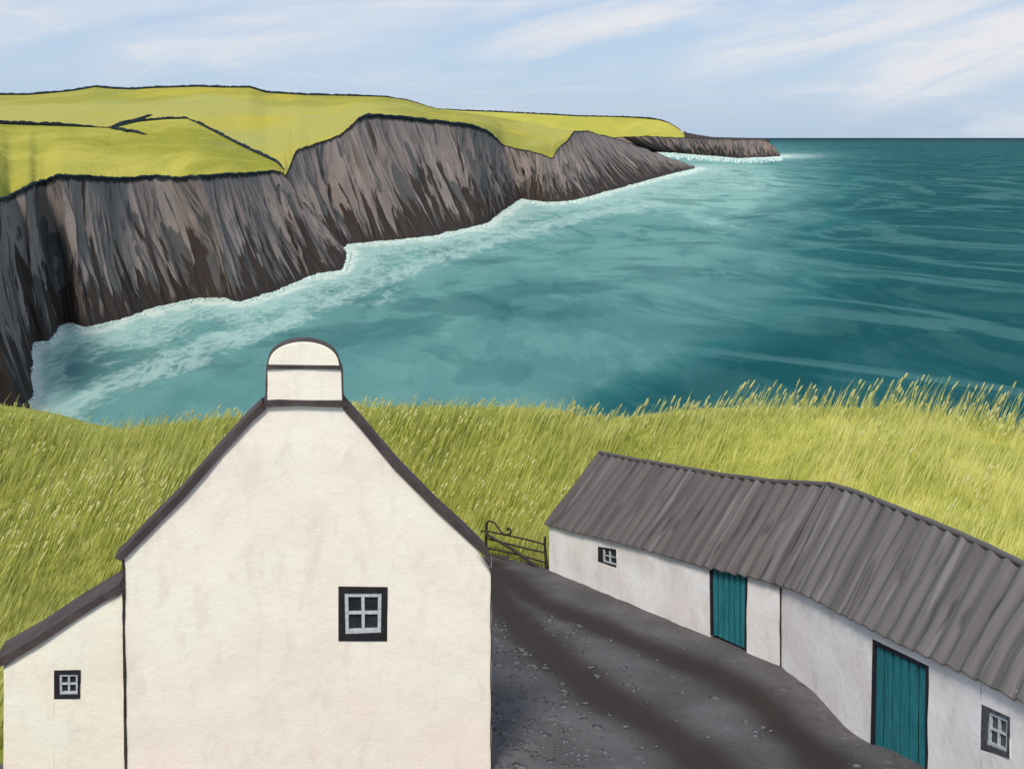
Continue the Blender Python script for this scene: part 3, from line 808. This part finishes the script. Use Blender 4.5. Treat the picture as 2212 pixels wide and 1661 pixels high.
def hole_from(q, pad=0.0):
    s0 = (q[0][0]+q[3][0])/2-pad; s1 = (q[1][0]+q[2][0])/2+pad
    return (s0, s1, q[0][1]-pad, q[1][1]-pad, q[3][1]+pad, q[2][1]+pad)

# ---------------------------------------------------------------- the cottage
CY = 19.0
CF = Face((-12, CY), (2, CY))
def cs(x): return (x-CX)*CY/F+12
def cz(y): return -(y-HY)*CY/F
RD = Vector(((650-CX)/F, 1, 0))                      # direction of the roof ridges, turned a little left
cot = empty('cottage', ((660-CX)*CY/F, CY+.5, plane(CY)))
tag(cot, 'cream limewashed cottage with dark slate roof edge, domed chimney and lean-to at left', 'cottage')
top_pts = [(268, 1206), (330, 1143), (400, 1072), (480, 980), (545, 908), (566, 874), (748, 874), (775, 920), (850, 1010), (940, 1100), (1000, 1156), (1048, 1200), (1060, 1228)]
txs = [cs(p[0]) for p in top_pts]; tzs = [cz(p[1]) for p in top_pts]
ztop = lambda a: float(np.interp(a, txs, tzs)); zb = lambda a: plane(CY)-.3
wo_main = [(731, 1384), (836, 1384), (837, 1268), (731, 1266)]; wi_main = [(746, 1369), (823, 1366), (824, 1281), (744, 1281)]
q = [CF.hit(*p) for p in wo_main]
mb = wall_mesh(CF, txs[0], txs[-1], zb, ztop, [hole_from(q)], .8, wob=.012, step=.3)
g = mb.build('gable_wall', M['cream'], cot, fix=False, weld=True)
window(CF, wo_main, wi_main, cot, M['glass'], M['tar'], bw=.10)
def roof_band(top, outer, depth, front, name, back_drop=0.0):
    """slab lying on the wall head: top = inner edge, outer = outer edge, run back along RD"""
    mb = MB(); A_ = [P(x, y, CY-front) for x, y in top]; B_ = [P(x, y, CY-front) for x, y in outer]
    for s_, lst in ((0, A_), (0, B_)): pass
    def back(p): return Vector((p.x, p.y, p.z))+RD*(depth+front)-Vector((0, 0, back_drop))
    n = len(A_)
    rows = [A_, B_, [back(p) for p in B_], [back(p) for p in A_], A_]
    mb.grid(rows)
    for k in (0, n-1): mb.poly([A_[k], B_[k], back(B_[k]), back(A_[k])])
    return mb.build(name, M['slate'], cot, fix=True)
FR = .07
roof_band([(262, 1212), (275, 1201), (330, 1145), (400, 1074), (480, 982), (545, 910), (574, 884)], [(247, 1205), (262, 1192), (318, 1133), (392, 1060), (472, 968), (538, 897), (566, 870)], .38, FR, 'roof')
roof_band([(741, 884), (775, 922), (850, 1012), (940, 1102), (1000, 1158), (1048, 1202), (1056, 1214)], [(748, 870), (782, 908), (862, 1002), (950, 1092), (1010, 1146), (1054, 1190), (1062, 1206)], .38, FR, 'roof')
# chimney
def prism_px(pts, y0, y1, name, mat, parent, skew=True, bevel=0, smooth=False):
    mb = MB(); a = [P(x, y, CY+y0) for x, y in pts]
    mb.slab(a, RD*(y1-y0)); return mb.build(name, mat, parent, bevel=bevel)
def wob_px(pts, a=1.0): return [(x+random.uniform(-a, a), y+random.uniform(-a, a)) for x, y in pts]
ch = prism_px([(577, 865), (578, 830), (577, 797), (737, 797), (738, 830), (739, 865)], -.04, .38, 'chimney', M['cream'], cot, bevel=.012)
prism_px([(567, 880), (572, 866), (600, 864), (660, 866), (715, 867), (745, 866), (750, 880), (700, 879), (650, 877), (610, 878)], -.09, .55, 'chimney_flashing', M['slate'], ch)
cap = [(580, 788)]
for k in range(1, 24):
    a = math.pi*(1-k/24); cap.append((656+76*math.cos(a), 790-50*math.sin(a)**.9))
cap.append((733, 790))
prism_px(cap, -.05, .38, 'chimney_cap', M['cream_low'], ch, bevel=.01)
capo = [(575, 797), (577, 787)]
for k in range(1, 24):
    a = math.pi*(1-k/24); capo.append((656+78.6*math.cos(a), 790-53*math.sin(a)**.9))
capo += [(736, 787), (739.5, 797)]
prism_px(capo, .02, .40, 'cap_edge', M['slate'], ch)
prism_px([(575, 798), (579, 791), (620, 789), (680, 790), (735, 793), (740, 799), (700, 797), (640, 795)], -.085, .50, 'chimney_band', M['slate'], ch)
prism_px([(573, 866), (574.5, 797), (577, 797), (577, 865)], -.045, .38, 'chimney_edge', M['slate'], ch)
prism_px([(742.5, 866), (741, 797), (738, 797), (739, 865)], -.045, .38, 'chimney_edge', M['slate'], ch)
# rear range: lower roof behind the tall front bay
rr = MB()
zr = plane(27)-.5
prof = [(-7.35, zr), (-7.35, -9.95), (-5.0, -7.6), (-3.4, -7.6), (-1.05, -9.95), (-1.05, zr)]
rr.slab([Vector((x, CY+.8, z)) for x, z in prof], RD*6.2)
rr.build('rear_wall', M['cream'], cot)
for s_ in (0, 1):
    e0, e1 = ((-7.6, -10.2), (-4.9, -7.5)) if s_ == 0 else ((-3.5, -7.5), (-.8, -10.2))
    m_ = MB(); m_.slab([Vector((e0[0], CY+.85, e0[1])), Vector((e1[0], CY+.85, e1[1])), Vector((e1[0], CY+.85, e1[1]+.12)), Vector((e0[0], CY+.85, e0[1]+.12))], RD*6.35); m_.build('roof', M['slate'], cot)
m_ = MB(); m_.slab([Vector((-4.92, CY+.86, -7.5)), Vector((-3.48, CY+.86, -7.5)), Vector((-3.48, CY+.86, -7.36)), Vector((-4.92, CY+.86, -7.36))], RD*6.3); m_.build('roof', M['slate'], cot)
# lean-to
lt = [(6, 1438), (80, 1395), (170, 1335), (266, 1272)]
lxs = [cs(p[0]) for p in lt]; lzs = [cz(p[1]) for p in lt]
LF = Face((-12, CY+.03), (2, CY+.03))
wo_l = [(117, 1509), (173, 1508), (174, 1447), (117, 1447)]; wi_l = [(129, 1500), (168, 1499), (168, 1456), (128, 1456)]
ql = [LF.hit(*p) for p in wo_l]
mb = wall_mesh(LF, lxs[0], lxs[-1], zb, lambda a: float(np.interp(a, lxs, lzs)), [hole_from(ql)], .9, step=.3)
o = mb.build('lean_to_wall', M['cream_low'], cot, fix=False, weld=True)
window(LF, wo_l, wi_l, cot, M['glass'], M['tar'], bw=.11)
roof_band([(-14, 1447), (20, 1430), (80, 1394), (170, 1334), (266, 1273)], [(-14, 1428), (20, 1409), (70, 1381), (160, 1321), (258, 1262)], .72, .04, 'lean_to_roof')
lb = MB(); lb.slab([Vector((x, CY+.10, z)) for x, z in [(-9.7, plane(CY)-.3), (-9.7, cz(1445)), (-7.45, cz(1290)), (-7.45, plane(CY)-.3)]], RD*.55); lb.build('lean_to_wall', M['cream_low'], cot)
# the dark upright joint between cottage and lean-to, and the thin line of the far corner
def vline(pts, w0, off, name, parent):
    mb = MB(); L_ = []; R_ = []
    for i, (x, y) in enumerate(pts):
        w_ = w0*(1+.5*fbm(i*.9, 3, 1)); L_.append(P(x-w_/2, y, CY-off)); R_.append(P(x+w_/2, y, CY-off))
    mb.slab(L_+R_[::-1], Vector((0, .05, 0))); return mb.build(name, M['line'], parent)
vline([(266.5-1.5*(k < 1)+5.5*max(0, (k-6))/18, 1206+k*21) for k in range(27)], 4.6, .03, 'mortar_joint', cot)
vline([(1060.5+.8*math.sin(k), 1228+k*21) for k in range(26)], 2.2, .03, 'mortar_joint', cot)

# ---------------------------------------------------------------- the barns
def barn(name, F_, a0, a1, eave_px, ridge, wallbot, mat_roof, label, holes_px, n_rib, dep, seamleft=None):
    pass

W0 = (1.33, 35.4); W1 = (6.78, 25.06); W2 = (8.84, 14.75)
F1 = Face(W0, W1); F2 = Face(W1, W2)
N1 = -F1.n; N2 = -F2.n          # pointing away from the yard
def curve_on(F_, pts):
    h = [F_.hit(x, y) for x, y in pts]; xs = [p[0] for p in h]; zs = [p[1] for p in h]
    return xs, zs
def lin_ext(xs, zs):
    def f(a):
        if a > xs[-1]: return zs[-1]+(a-xs[-1])*(zs[-1]-zs[-2])/(xs[-1]-xs[-2])
        return float(np.interp(a, xs, zs))
    return f
eave1 = lin_ext(*curve_on(F1, [(1187, 1130), (1260, 1147), (1340, 1166), (1430, 1190), (1535, 1220), (1610, 1236), (1688, 1256)]))
bot1 = lin_ext(*curve_on(F1, [(1187, 1234), (1300, 1276), (1420, 1321), (1535, 1364), (1610, 1396), (1688, 1440)]))
eave2 = lin_ext(*curve_on(F2, [(1688, 1256), (1760, 1284), (1830, 1320), (1900, 1357), (2000, 1404), (2100, 1448), (2212, 1502)]))
bot2 = lin_ext(*curve_on(F2, [(1688, 1440), (1740, 1487), (1800, 1540), (1880, 1608), (1940, 1640), (2000, 1664), (2100, 1745)]))

def ridge_at(F_, N_, half, pts, a0, a1):
    """ridge line: parallel to the wall, set back by half; height read off the skyline of the roof"""
    g = Face((F_.o.x+N_.x*half, F_.o.y+N_.y*half), (F_.o.x+N_.x*half+F_.d.x, F_.o.y+N_.y*half+F_.d.y))
    xs, zs = curve_on(g, pts); return g, lin_ext(xs, zs), xs
def corr_roof(name, parent, mat, F_, N_, half, eave, ridge_g, ridge, a0, a1, r0, r1, pitch, amp, over=.12, seed=0):
    """corrugated sheets from the eave (a0..a1) to the ridge (r0..r1), then down the far side"""
    per = 8; n = int((a1-a0)/pitch)*per
    rows = []; uvs = []; R = 16
    def prof(k): return amp*math.cos(2*math.pi*k/per)
    slope = 1.0
    for side in (0, 1):
        rows = []; uvs = []
        for j in range(R+1):
            v_ = j/R; row = []; ur = []
            for k in range(n+1):
                u_ = k/n; a = a0+(a1-a0)*u_; b = r0+(r1-r0)*u_
                rp = ridge_g.pt(b, ridge(b))
                if side == 0:
                    ep = F_.pt(a, eave(a)+.02, over*1.0); ep.z -= over*.7
                else:
                    ep = F_.pt(a, eave(a)-.2, 0)+N_*(half*2+over)
                p = ep.lerp(rp, v_)
                nn = Vector((0, 0, 1)) if side else (Vector((0, 0, 1))+F_.n*.8).normalized()
                wob = 1+.5*fbm(k/per*.6, 2.2, seed)
                p = p+nn*(prof(k)*wob+.02*fbm(u_*9, v_*2, seed+4)+.05)
                p = p+F_.d*(.10*fbm(v_*1.4, k*.045, seed+1)*(1-v_))
                row.append(p); ur.append((a, v_*half*1.35))
            rows.append(row); uvs.append(ur)
        if side == 0: front = (rows, uvs)
        else: backr = (rows, uvs)
    mb = MB(); mb.grid(*front); mb.grid(backr[0], backr[1], flip=True)
    # sheet edge thickness at the eave and the verges
    e = front[0][0]; mb.grid([[p-Vector((0, 0, .03)) for p in e], e])
    for idx in (0, -1):
        col = [r[idx] for r in front[0]]+[r[idx] for r in backr[0]][::-1]
        mb.grid([[p-Vector((0, 0, .07)) for p in col], col])
    o = mb.build(name, mat, parent, smooth=True, fix=False)
    # ridge capping
    cp = MB(); cp.tube([ridge_g.pt(r0+(r1-r0)*k/40, ridge(r0+(r1-r0)*k/40)+.06+.015*fbm(k*.3, 1, seed)) for k in range(41)], .07, 8)
    cp.build('ridge_cap', mat, o, smooth=True)
    return o

# far barn
G1, ridge1, _ = ridge_at(F1, N1, 1.9, [(1296, 981), (1360, 994), (1450, 1010), (1560, 1030), (1680, 1045), (1790, 1051)], 0, 0)
r10 = G1.hit(1296, 981)[0]; r11 = G1.hit(1786, 1051)[0]
b1 = empty('barn', (F1.pt(F1.len/2, plane(30), -1.9)))
tag(b1, 'far half of the long white outbuilding, narrow teal door, tiny window, next to the gate', 'barn', 'white outbuildings with corrugated roofs')
q_w1 = [(1293, 1213), (1332, 1226), (1331, 1187), (1292, 1180)]; q_w1i = [(1303, 1213), (1331, 1221), (1330, 1189), (1302, 1184)]
q_d1 = [(1535, 1370), (1612, 1404), (1615, 1237), (1533, 1222)]
hw = hole_from([F1.hit(*p) for p in q_w1]); hd = hole_from([F1.hit(*p) for p in q_d1])
mb = wall_mesh(F1, 0, F1.len-.01, lambda a: bot1(a)-.3, lambda a: eave1(a)+.03, [hw, (hd[0], hd[1], bot1(hd[0])-.29, bot1(hd[1])-.29, hd[4], hd[5])], .35, wob=.02)
mb.build('wall', M['white'], b1, fix=False, weld=True)
# far gable and back
def box_back(F_, N_, a0, a1, eave, bot, half, ridge_g, ridge, r0, r1, parent, gables):
    mb = MB()
    mb.poly([F_.pt(a0, bot(a0)-.4)+N_*2*half, F_.pt(a1, bot(a1)-.4)+N_*2*half, F_.pt(a1, eave(a1)-.1)+N_*2*half, F_.pt(a0, eave(a0)-.1)+N_*2*half])
    for a, r in gables:
        mb.slab([F_.pt(a, bot(a)-.4, -.01), F_.pt(a, eave(a), -.01), ridge_g.pt(r, ridge(r)-.08), F_.pt(a, eave(a)-.15)+N_*2*half, F_.pt(a, bot(a)-.4)+N_*2*half], F_.d*.02)
    mb.build('wall', M['white'], parent)
box_back(F1, N1, .04, F1.len-.06, eave1, bot1, 1.9, G1, ridge1, r10, r11, b1, [(.03, r10+.1)])
window(F1, q_w1, q_w1i, b1, M['glass'], M['tar'], bw=.085, bars='part')
door(F1, q_d1, b1, 6, .07)
corr_roof('roof', b1, M['corr_far'], F1, N1, 1.9, eave1, G1, ridge1, -.06, F1.len-.02, r10-.02, r11, .46, .045, seed=1)

# near barn
G2, ridge2, _ = ridge_at(F2, N2, 1.62, [(1791, 1051), (1850, 1068), (1920, 1096), (2000, 1129), (2070, 1158), (2140, 1190), (2212, 1226)], 0, 0)
r20 = G2.hit(1791, 1051)[0]; A2 = 9.6
b2 = empty('barn', (F2.pt(5, plane(20), -1.7)))
tag(b2, 'near half of the long white outbuilding, with a big teal door and grey framed window', 'barn', 'white outbuildings with corrugated roofs')
q_d2 = [(1881, 1620), (2005, 1676), (2006, 1438), (1886, 1381)]
q_w2 = [(2118, 1616), (2181, 1638), (2182, 1548), (2122, 1521)]; q_w2i = [(2132, 1607), (2176, 1624), (2177, 1554), (2137, 1536)]
hw = hole_from([F2.hit(*p) for p in q_w2]); hd = hole_from([F2.hit(*p) for p in q_d2])
mb = wall_mesh(F2, .01, A2, lambda a: bot2(a)-.3, lambda a: eave2(a)+.03, [hw, (hd[0], hd[1], bot2(hd[0])-.29, bot2(hd[1])-.29, hd[4], hd[5])], .35, wob=.02)
mb.build('wall', M['white'], b2, fix=False, weld=True)
box_back(F2, N2, .06, A2-.06, eave2, bot2, 1.62, G2, ridge2, r20, A2, b2, [(A2-.05, r20+A2-.05)])
window(F2, q_w2, q_w2i, b2, M['glass_grey'], M['surround_grey'], bw=.095)
door(F2, q_d2, b2, 6, .085)
corr_roof('roof', b2, M['corr_near'], F2, N2, 1.62, eave2, G2, ridge2, .02, A2+.1, r20, r20+A2, .46, .046, seed=5)
# dark joint between the two
jt = MB(); zs_ = np.linspace(bot1(F1.len), eave1(F1.len), 14)
for s_ in (0,):
    c_ = Vector((W1[0], W1[1], 0))+((F1.n+F2.n).normalized())*.02
    jt.tube([Vector((c_.x+.01*fbm(z*2, 1, 1), c_.y, z)) for z in zs_], [.022*(1+.5*fbm(z*3, 4, 1)) for z in zs_], 6)
jt.build('mortar_joint', M['line'], b1)

# ---------------------------------------------------------------- gate
ga, gb = (-1.02, 38.0), (1.24, 35.6)
GF = Face(ga, gb)
def gp(cx, cy, off=0.0):
    x = (1100+cx/5.53)*.8848; y = (1150+cy/5.53)*.8848; a, z = GF.hit(x, y); return GF.pt(a, z, off)
gt = empty('field_gate', (.1, 36.8, plane(36.8)))
tag(gt, 'dark iron field gate with curled top, closing the gap to the meadow', 'gate')
def rod(name, pts, r, off=0.0):
    m_ = MB(); pp = []
    for i in range(len(pts)-1):
        a, b = gp(*pts[i], off), gp(*pts[i+1], off)
        for k in range(4): pp.append(a.lerp(b, k/4))
    pp.append(gp(*pts[-1], off)); rad = [r*(1+.22*fbm(i*.7, r*99, off*9)) for i in range(len(pp))]
    m_.tube(pp, rad, 8); return m_.build(name, M['iron'], gt, smooth=True)
rod('gate_stile', [(488, 700), (480, 830), (478, 950), (480, 1060)], .055)
rod('gate_curl', [(480, 760), (475, 715), (500, 682), (540, 672), (600, 700), (640, 755), (690, 828), (735, 855), (790, 852), (815, 830), (815, 795), (795, 768), (770, 768), (765, 785), (785, 795)], .034, .01)
rod('rail', [(412, 808), (520, 815), (800, 872), (1040, 925), (1265, 985)], .034)
rod('rail', [(500, 915), (760, 975), (1000, 1040), (1270, 1098)], .034)
rod('rail', [(482, 1035), (700, 1078), (930, 1130), (1150, 1195), (1275, 1232)], .036)
rod('rail', [(520, 1132), (700, 1180), (900, 1240), (1170, 1315), (1330, 1338)], .036)
rod('gate_brace', [(500, 850), (640, 930), (820, 1030), (1000, 1160), (1190, 1290)], .055, .05)
rod('gate_post', [(1280, 880), (1278, 1000), (1290, 1150), (1302, 1350)], .05, .02)

# ---------------------------------------------------------------- grass
def grass(name, roots, hgt, wid, lean, cols, label, seg=3, tipw=.15):
    lean = lean*.82
    n = len(roots); ang = rng.uniform(0, 2*np.pi, n)
    wx = np.cos(ang)*.35+.9; wy = np.sin(ang)*.6; l = np.hypot(wx, wy); wx /= l; wy /= l
    vs = []; cs_ = []
    dirx = lean*(.8+.5*rng.random(n)); diry = rng.normal(0, .10, n)
    for k in range(seg+1):
        t_ = k/seg; w_ = wid*(1-(1-tipw)*t_**1.5)/2
        cx_ = roots[:, 0]+dirx*hgt*(t_**1.5); cy_ = roots[:, 1]+diry*hgt*t_; cz_ = roots[:, 2]+hgt*t_*(1-.08*t_)
        vs.append(np.stack([cx_-wx*w_, cy_-wy*w_, cz_], -1)); vs.append(np.stack([cx_+wx*w_, cy_+wy*w_, cz_], -1))
        tm = .38*t_**2; cc_ = cols*(1-tm)+L3((224, 218, 160))*tm; cs_.append(cc_); cs_.append(cc_)
    V = np.stack(vs, 1).reshape(-1, 3); C = np.stack(cs_, 1).reshape(-1, 3)
    b = np.arange(n)*(2*(seg+1)); f = []
    for k in range(seg): f.append(np.stack([b+2*k, b+2*k+1, b+2*k+3, b+2*k+2], -1))
    Fq = np.concatenate(f)
    C4 = np.concatenate([C, np.ones((len(C), 1))], 1)
    o = npmesh(name, V, faces4=Fq, col=C4, mat=M['blade'])
    return tag(o, label, 'grass', kind='stuff')

# fast terrain lookup
def tz(xs, ys): return np.array([terrain(x, y) for x, y in zip(xs, ys)])
GXN = np.linspace(-36, 50, 330); GYN = np.linspace(17, 49, 160)
GZ = np.array([[terrain(x, y) for x in GXN] for y in GYN]); GI = np.array([[pdist(x, y, BUILT) for x in GXN] for y in GYN])
def look(A_, x, y):
    i = np.clip((x-GXN[0])/(GXN[1]-GXN[0]), 0, len(GXN)-1.001); j = np.clip((y-GYN[0])/(GYN[1]-GYN[0]), 0, len(GYN)-1.001)
    i0 = i.astype(int); j0 = j.astype(int); fi = i-i0; fj = j-j0
    return (A_[j0, i0]*(1-fi)*(1-fj)+A_[j0, i0+1]*fi*(1-fj)+A_[j0+1, i0]*(1-fi)*fj+A_[j0+1, i0+1]*fi*fj)
def sample(n, y0=20, y1=47.2, x0=-480, x1=2720):
    y = rng.uniform(y0, y1, n); u = (rng.uniform(x0, x1, n)-CX)/F; x = u*y
    keep = (look(GI, x, y) > .12) & ~((x > -2.2) & (x < .2) & (y < 37.6)); x = x[keep]; y = y[keep]; return x, y
def vnoise(x, y, s, seed):
    r = np.random.default_rng(seed).random((64, 64)); xi = x*s; yi = y*s
    i0 = np.floor(xi).astype(int); j0 = np.floor(yi).astype(int); fi = xi-i0; fj = yi-j0; fi = fi*fi*(3-2*fi); fj = fj*fj*(3-2*fj)
    g = lambda a, b: r[a % 64, b % 64]
    return g(i0, j0)*(1-fi)*(1-fj)+g(i0+1, j0)*fi*(1-fj)+g(i0, j0+1)*(1-fi)*fj+g(i0+1, j0+1)*fi*fj
def L3(c): return np.array(lin(c)[:3])
def field_cols(x, y, bright=1.0):
    u = CX+F*x/y
    k = np.clip((x+4)/16, 0, 1)[:, None]                        # drier and yellower towards the right
    dark = L3((122, 132, 46))*(1-k)+L3((140, 150, 66))*k
    mid = L3((154, 160, 70))*(1-k)+L3((170, 174, 90))*k
    pale = L3((190, 190, 108))*(1-k)+L3((206, 196, 126))*k
    n1 = np.clip(vnoise(x, y, .55, 1)*.6+vnoise(x, y, 1.7, 2)*.55-.1+rng.normal(0, .14, len(x)), 0, 1)[:, None]
    c = dark*(1-np.clip(n1*2, 0, 1))+mid*np.clip(n1*2, 0, 1); c = c*(1-np.clip(n1*2-1, 0, 1))+pale*np.clip(n1*2-1, 0, 1)
    c = c*(1.26+.34*k)*bright*np.array([1.03, 1.0, 1.05])
    return np.clip(c, 0, .85)
# short dense sward
x, y = sample(300000); z = look(GZ, x, y)
h = rng.uniform(.18, .5, len(x))*(.8+.5*vnoise(x, y, .8, 5))*np.where(y > YC-1.2, .6, 1)
grass('meadow_grass', np.stack([x, y, z-.03], -1), h, rng.uniform(.022, .05, len(x)), .35, field_cols(x, y), 'dense yellow green meadow grass covering the field behind the buildings')
# long strokes of taller grass leaning right
x, y = sample(34000, 21, 45.5); pk = vnoise(x, y, .5, 9)+.4*vnoise(x, y, 2.2, 10) > .62; x = x[pk]; y = y[pk]; z = look(GZ, x, y)
h = rng.uniform(.6, 1.45, len(x)); cc = field_cols(x, y); kk = np.clip(rng.normal(.45, .3, len(x)), 0, 1)[:, None]
cc = cc*(1-kk)+np.where(x[:, None] > 2, L3((222, 214, 132)), L3((204, 206, 112)))*kk
grass('tall_grass', np.stack([x, y, z-.03], -1), h, rng.uniform(.025, .065, len(x)), .40, cc, 'taller pale grass stems leaning to the right all over the field')

# seed heads: stems with a plump pale head
def seedheads(name, x, y, z, h, hl, hw, cs_stem, cs_head, lean, label):
    V = []; Q = []; C = []; o_ = 0
    for i in range(len(x)):
        ln = lean*random.uniform(.7, 1.35); b = Vector((x[i], y[i], z[i])); yy_ = random.uniform(-.1, .1)
        pts = [b+Vector((ln*h[i]*(k/4)**1.6, yy_*h[i]*k/4, h[i]*k/4)) for k in range(5)]
        d = (pts[4]-pts[3]).normalized()
        w0 = .011
        side = Vector((1, random.uniform(-.3, .3), -.3)).normalized()
        for k in range(5):
            for s_ in (-1, 1): V.append(tuple(pts[k]+side*w0*s_)); C.append(cs_stem[i])
        for k in range(4): Q.append((o_+2*k, o_+2*k+1, o_+2*k+3, o_+2*k+2))
        o_ += 10
        # head: spindle of 4 sides, notched
        e1 = d.cross(Vector((0, 1, 0))).normalized(); e2 = d.cross(e1).normalized(); prev = None
        for k, (tt, ww) in enumerate(((0, .25), (.15, .8), (.35, 1.0), (.5, .78), (.65, .95), (.85, .55), (1, .08))):
            c0 = pts[4]+d*(hl[i]*(tt-.15)); ww *= hw[i]*random.uniform(.8, 1.2)
            for a in range(4):
                V.append(tuple(c0+e1*math.cos(a*math.pi/2)*ww+e2*math.sin(a*math.pi/2)*ww)); C.append(cs_head[i])
            if k:
                for a in range(4): Q.append((o_+4*(k-1)+a, o_+4*(k-1)+(a+1) % 4, o_+4*k+(a+1) % 4, o_+4*k+a))
        o_ += 28
    C = np.array(C); C4 = np.concatenate([C, np.ones((len(C), 1))], 1)
    o = npmesh(name, np.array(V), faces4=np.array(Q), col=C4, mat=M['blade']); return tag(o, label, 'grass', kind='stuff')
x, y = sample(8500, 24, 45); pk = (vnoise(x, y, .35, 21)*.7+vnoise(x, y, 1.3, 22)*.5) > .66; x = x[pk]; y = y[pk]; z = look(GZ, x, y); n = len(x)
seedheads('seeding_grass', x, y, z, rng.uniform(.6, 1.25, n), rng.uniform(.16, .40, n), rng.uniform(.022, .045, n), np.array([L3((196, 200, 96))]*n), np.array([L3((232, 228, 168)) if r_ < .6 else L3((222, 214, 130)) for r_ in rng.random(n)]), .34, 'clusters of pale seed heads scattered through the field')
# crest fringe
u1 = rng.uniform(560, 2700, 2350); kk = np.clip((u1-900)/1100, 0.05, 1)
keep = rng.random(len(u1)) < (.25+.75*kk); u1 = u1[keep]; kk = kk[keep]
y = rng.uniform(44.3, 46.8, len(u1)); x = (u1-CX)/F*y; z = look(GZ, x, y); n = len(x)
h = rng.uniform(.3, .62, n)+rng.random(n)**2.8*1.8*kk
cc = np.where(rng.random((n, 1)) < .55, L3((206, 204, 126)), L3((170, 178, 92)))
grass('crest_grass', np.stack([x, y, z-.05], -1), h, rng.uniform(.03, .085, n), .42, cc, 'tall fringe of dry grass along the cliff edge against the sea', tipw=.06)
u2 = rng.uniform(1150, 2260, 190); y = rng.uniform(44.5, 46.5, len(u2)); x = (u2-CX)/F*y; z = look(GZ, x, y); n = len(x); kk = np.clip((u2-1150)/900, .2, 1)
seedheads('crest_seed_heads', x, y, z, rng.uniform(.6, 2.0, n)*kk**.6, rng.uniform(.24, .52, n), rng.uniform(.03, .06, n), np.array([L3((180, 184, 100))]*n), np.array([L3((220, 214, 146)) if r_ < .6 else L3((190, 196, 138)) for r_ in rng.random(n)]), .36, 'tall seed heads standing above the cliff edge against the sea')
u3 = rng.uniform(-40, 1300, 700); y = rng.uniform(44.5, 46.6, len(u3)); x = (u3-CX)/F*y; z = look(GZ, x, y); n = len(x)
seedheads('low_crest_seed_heads', x, y, z, rng.uniform(.25, .6, n), rng.uniform(.08, .22, n), rng.uniform(.015, .035, n), np.array([L3((186, 190, 96))]*n), np.array([L3((214, 212, 140))]*n), .3, 'short seed heads along the cliff edge at the left and middle')

# ---------------------------------------------------------------- camera
cam = bpy.data.cameras.new('camera'); co = bpy.data.objects.new('camera', cam); COL.objects.link(co)
co.location = (0, 0, 0); co.rotation_euler = (math.radians(90), 0, 0)
cam.sensor_fit = 'HORIZONTAL'; cam.sensor_width = 36; cam.lens = 36*F/W_
cam.shift_x = 0; cam.shift_y = -(H_/2-HY)/W_
cam.clip_start = .1; cam.clip_end = 600000
sc.camera = co
sc.render.engine = 'CYCLES'
sc.view_settings.view_transform = 'Standard'; sc.view_settings.look = 'None'; sc.view_settings.exposure = 0; sc.view_settings.gamma = 1
sc.cycles.max_bounces = 5; sc.cycles.diffuse_bounces = 3; sc.cycles.use_denoising = True
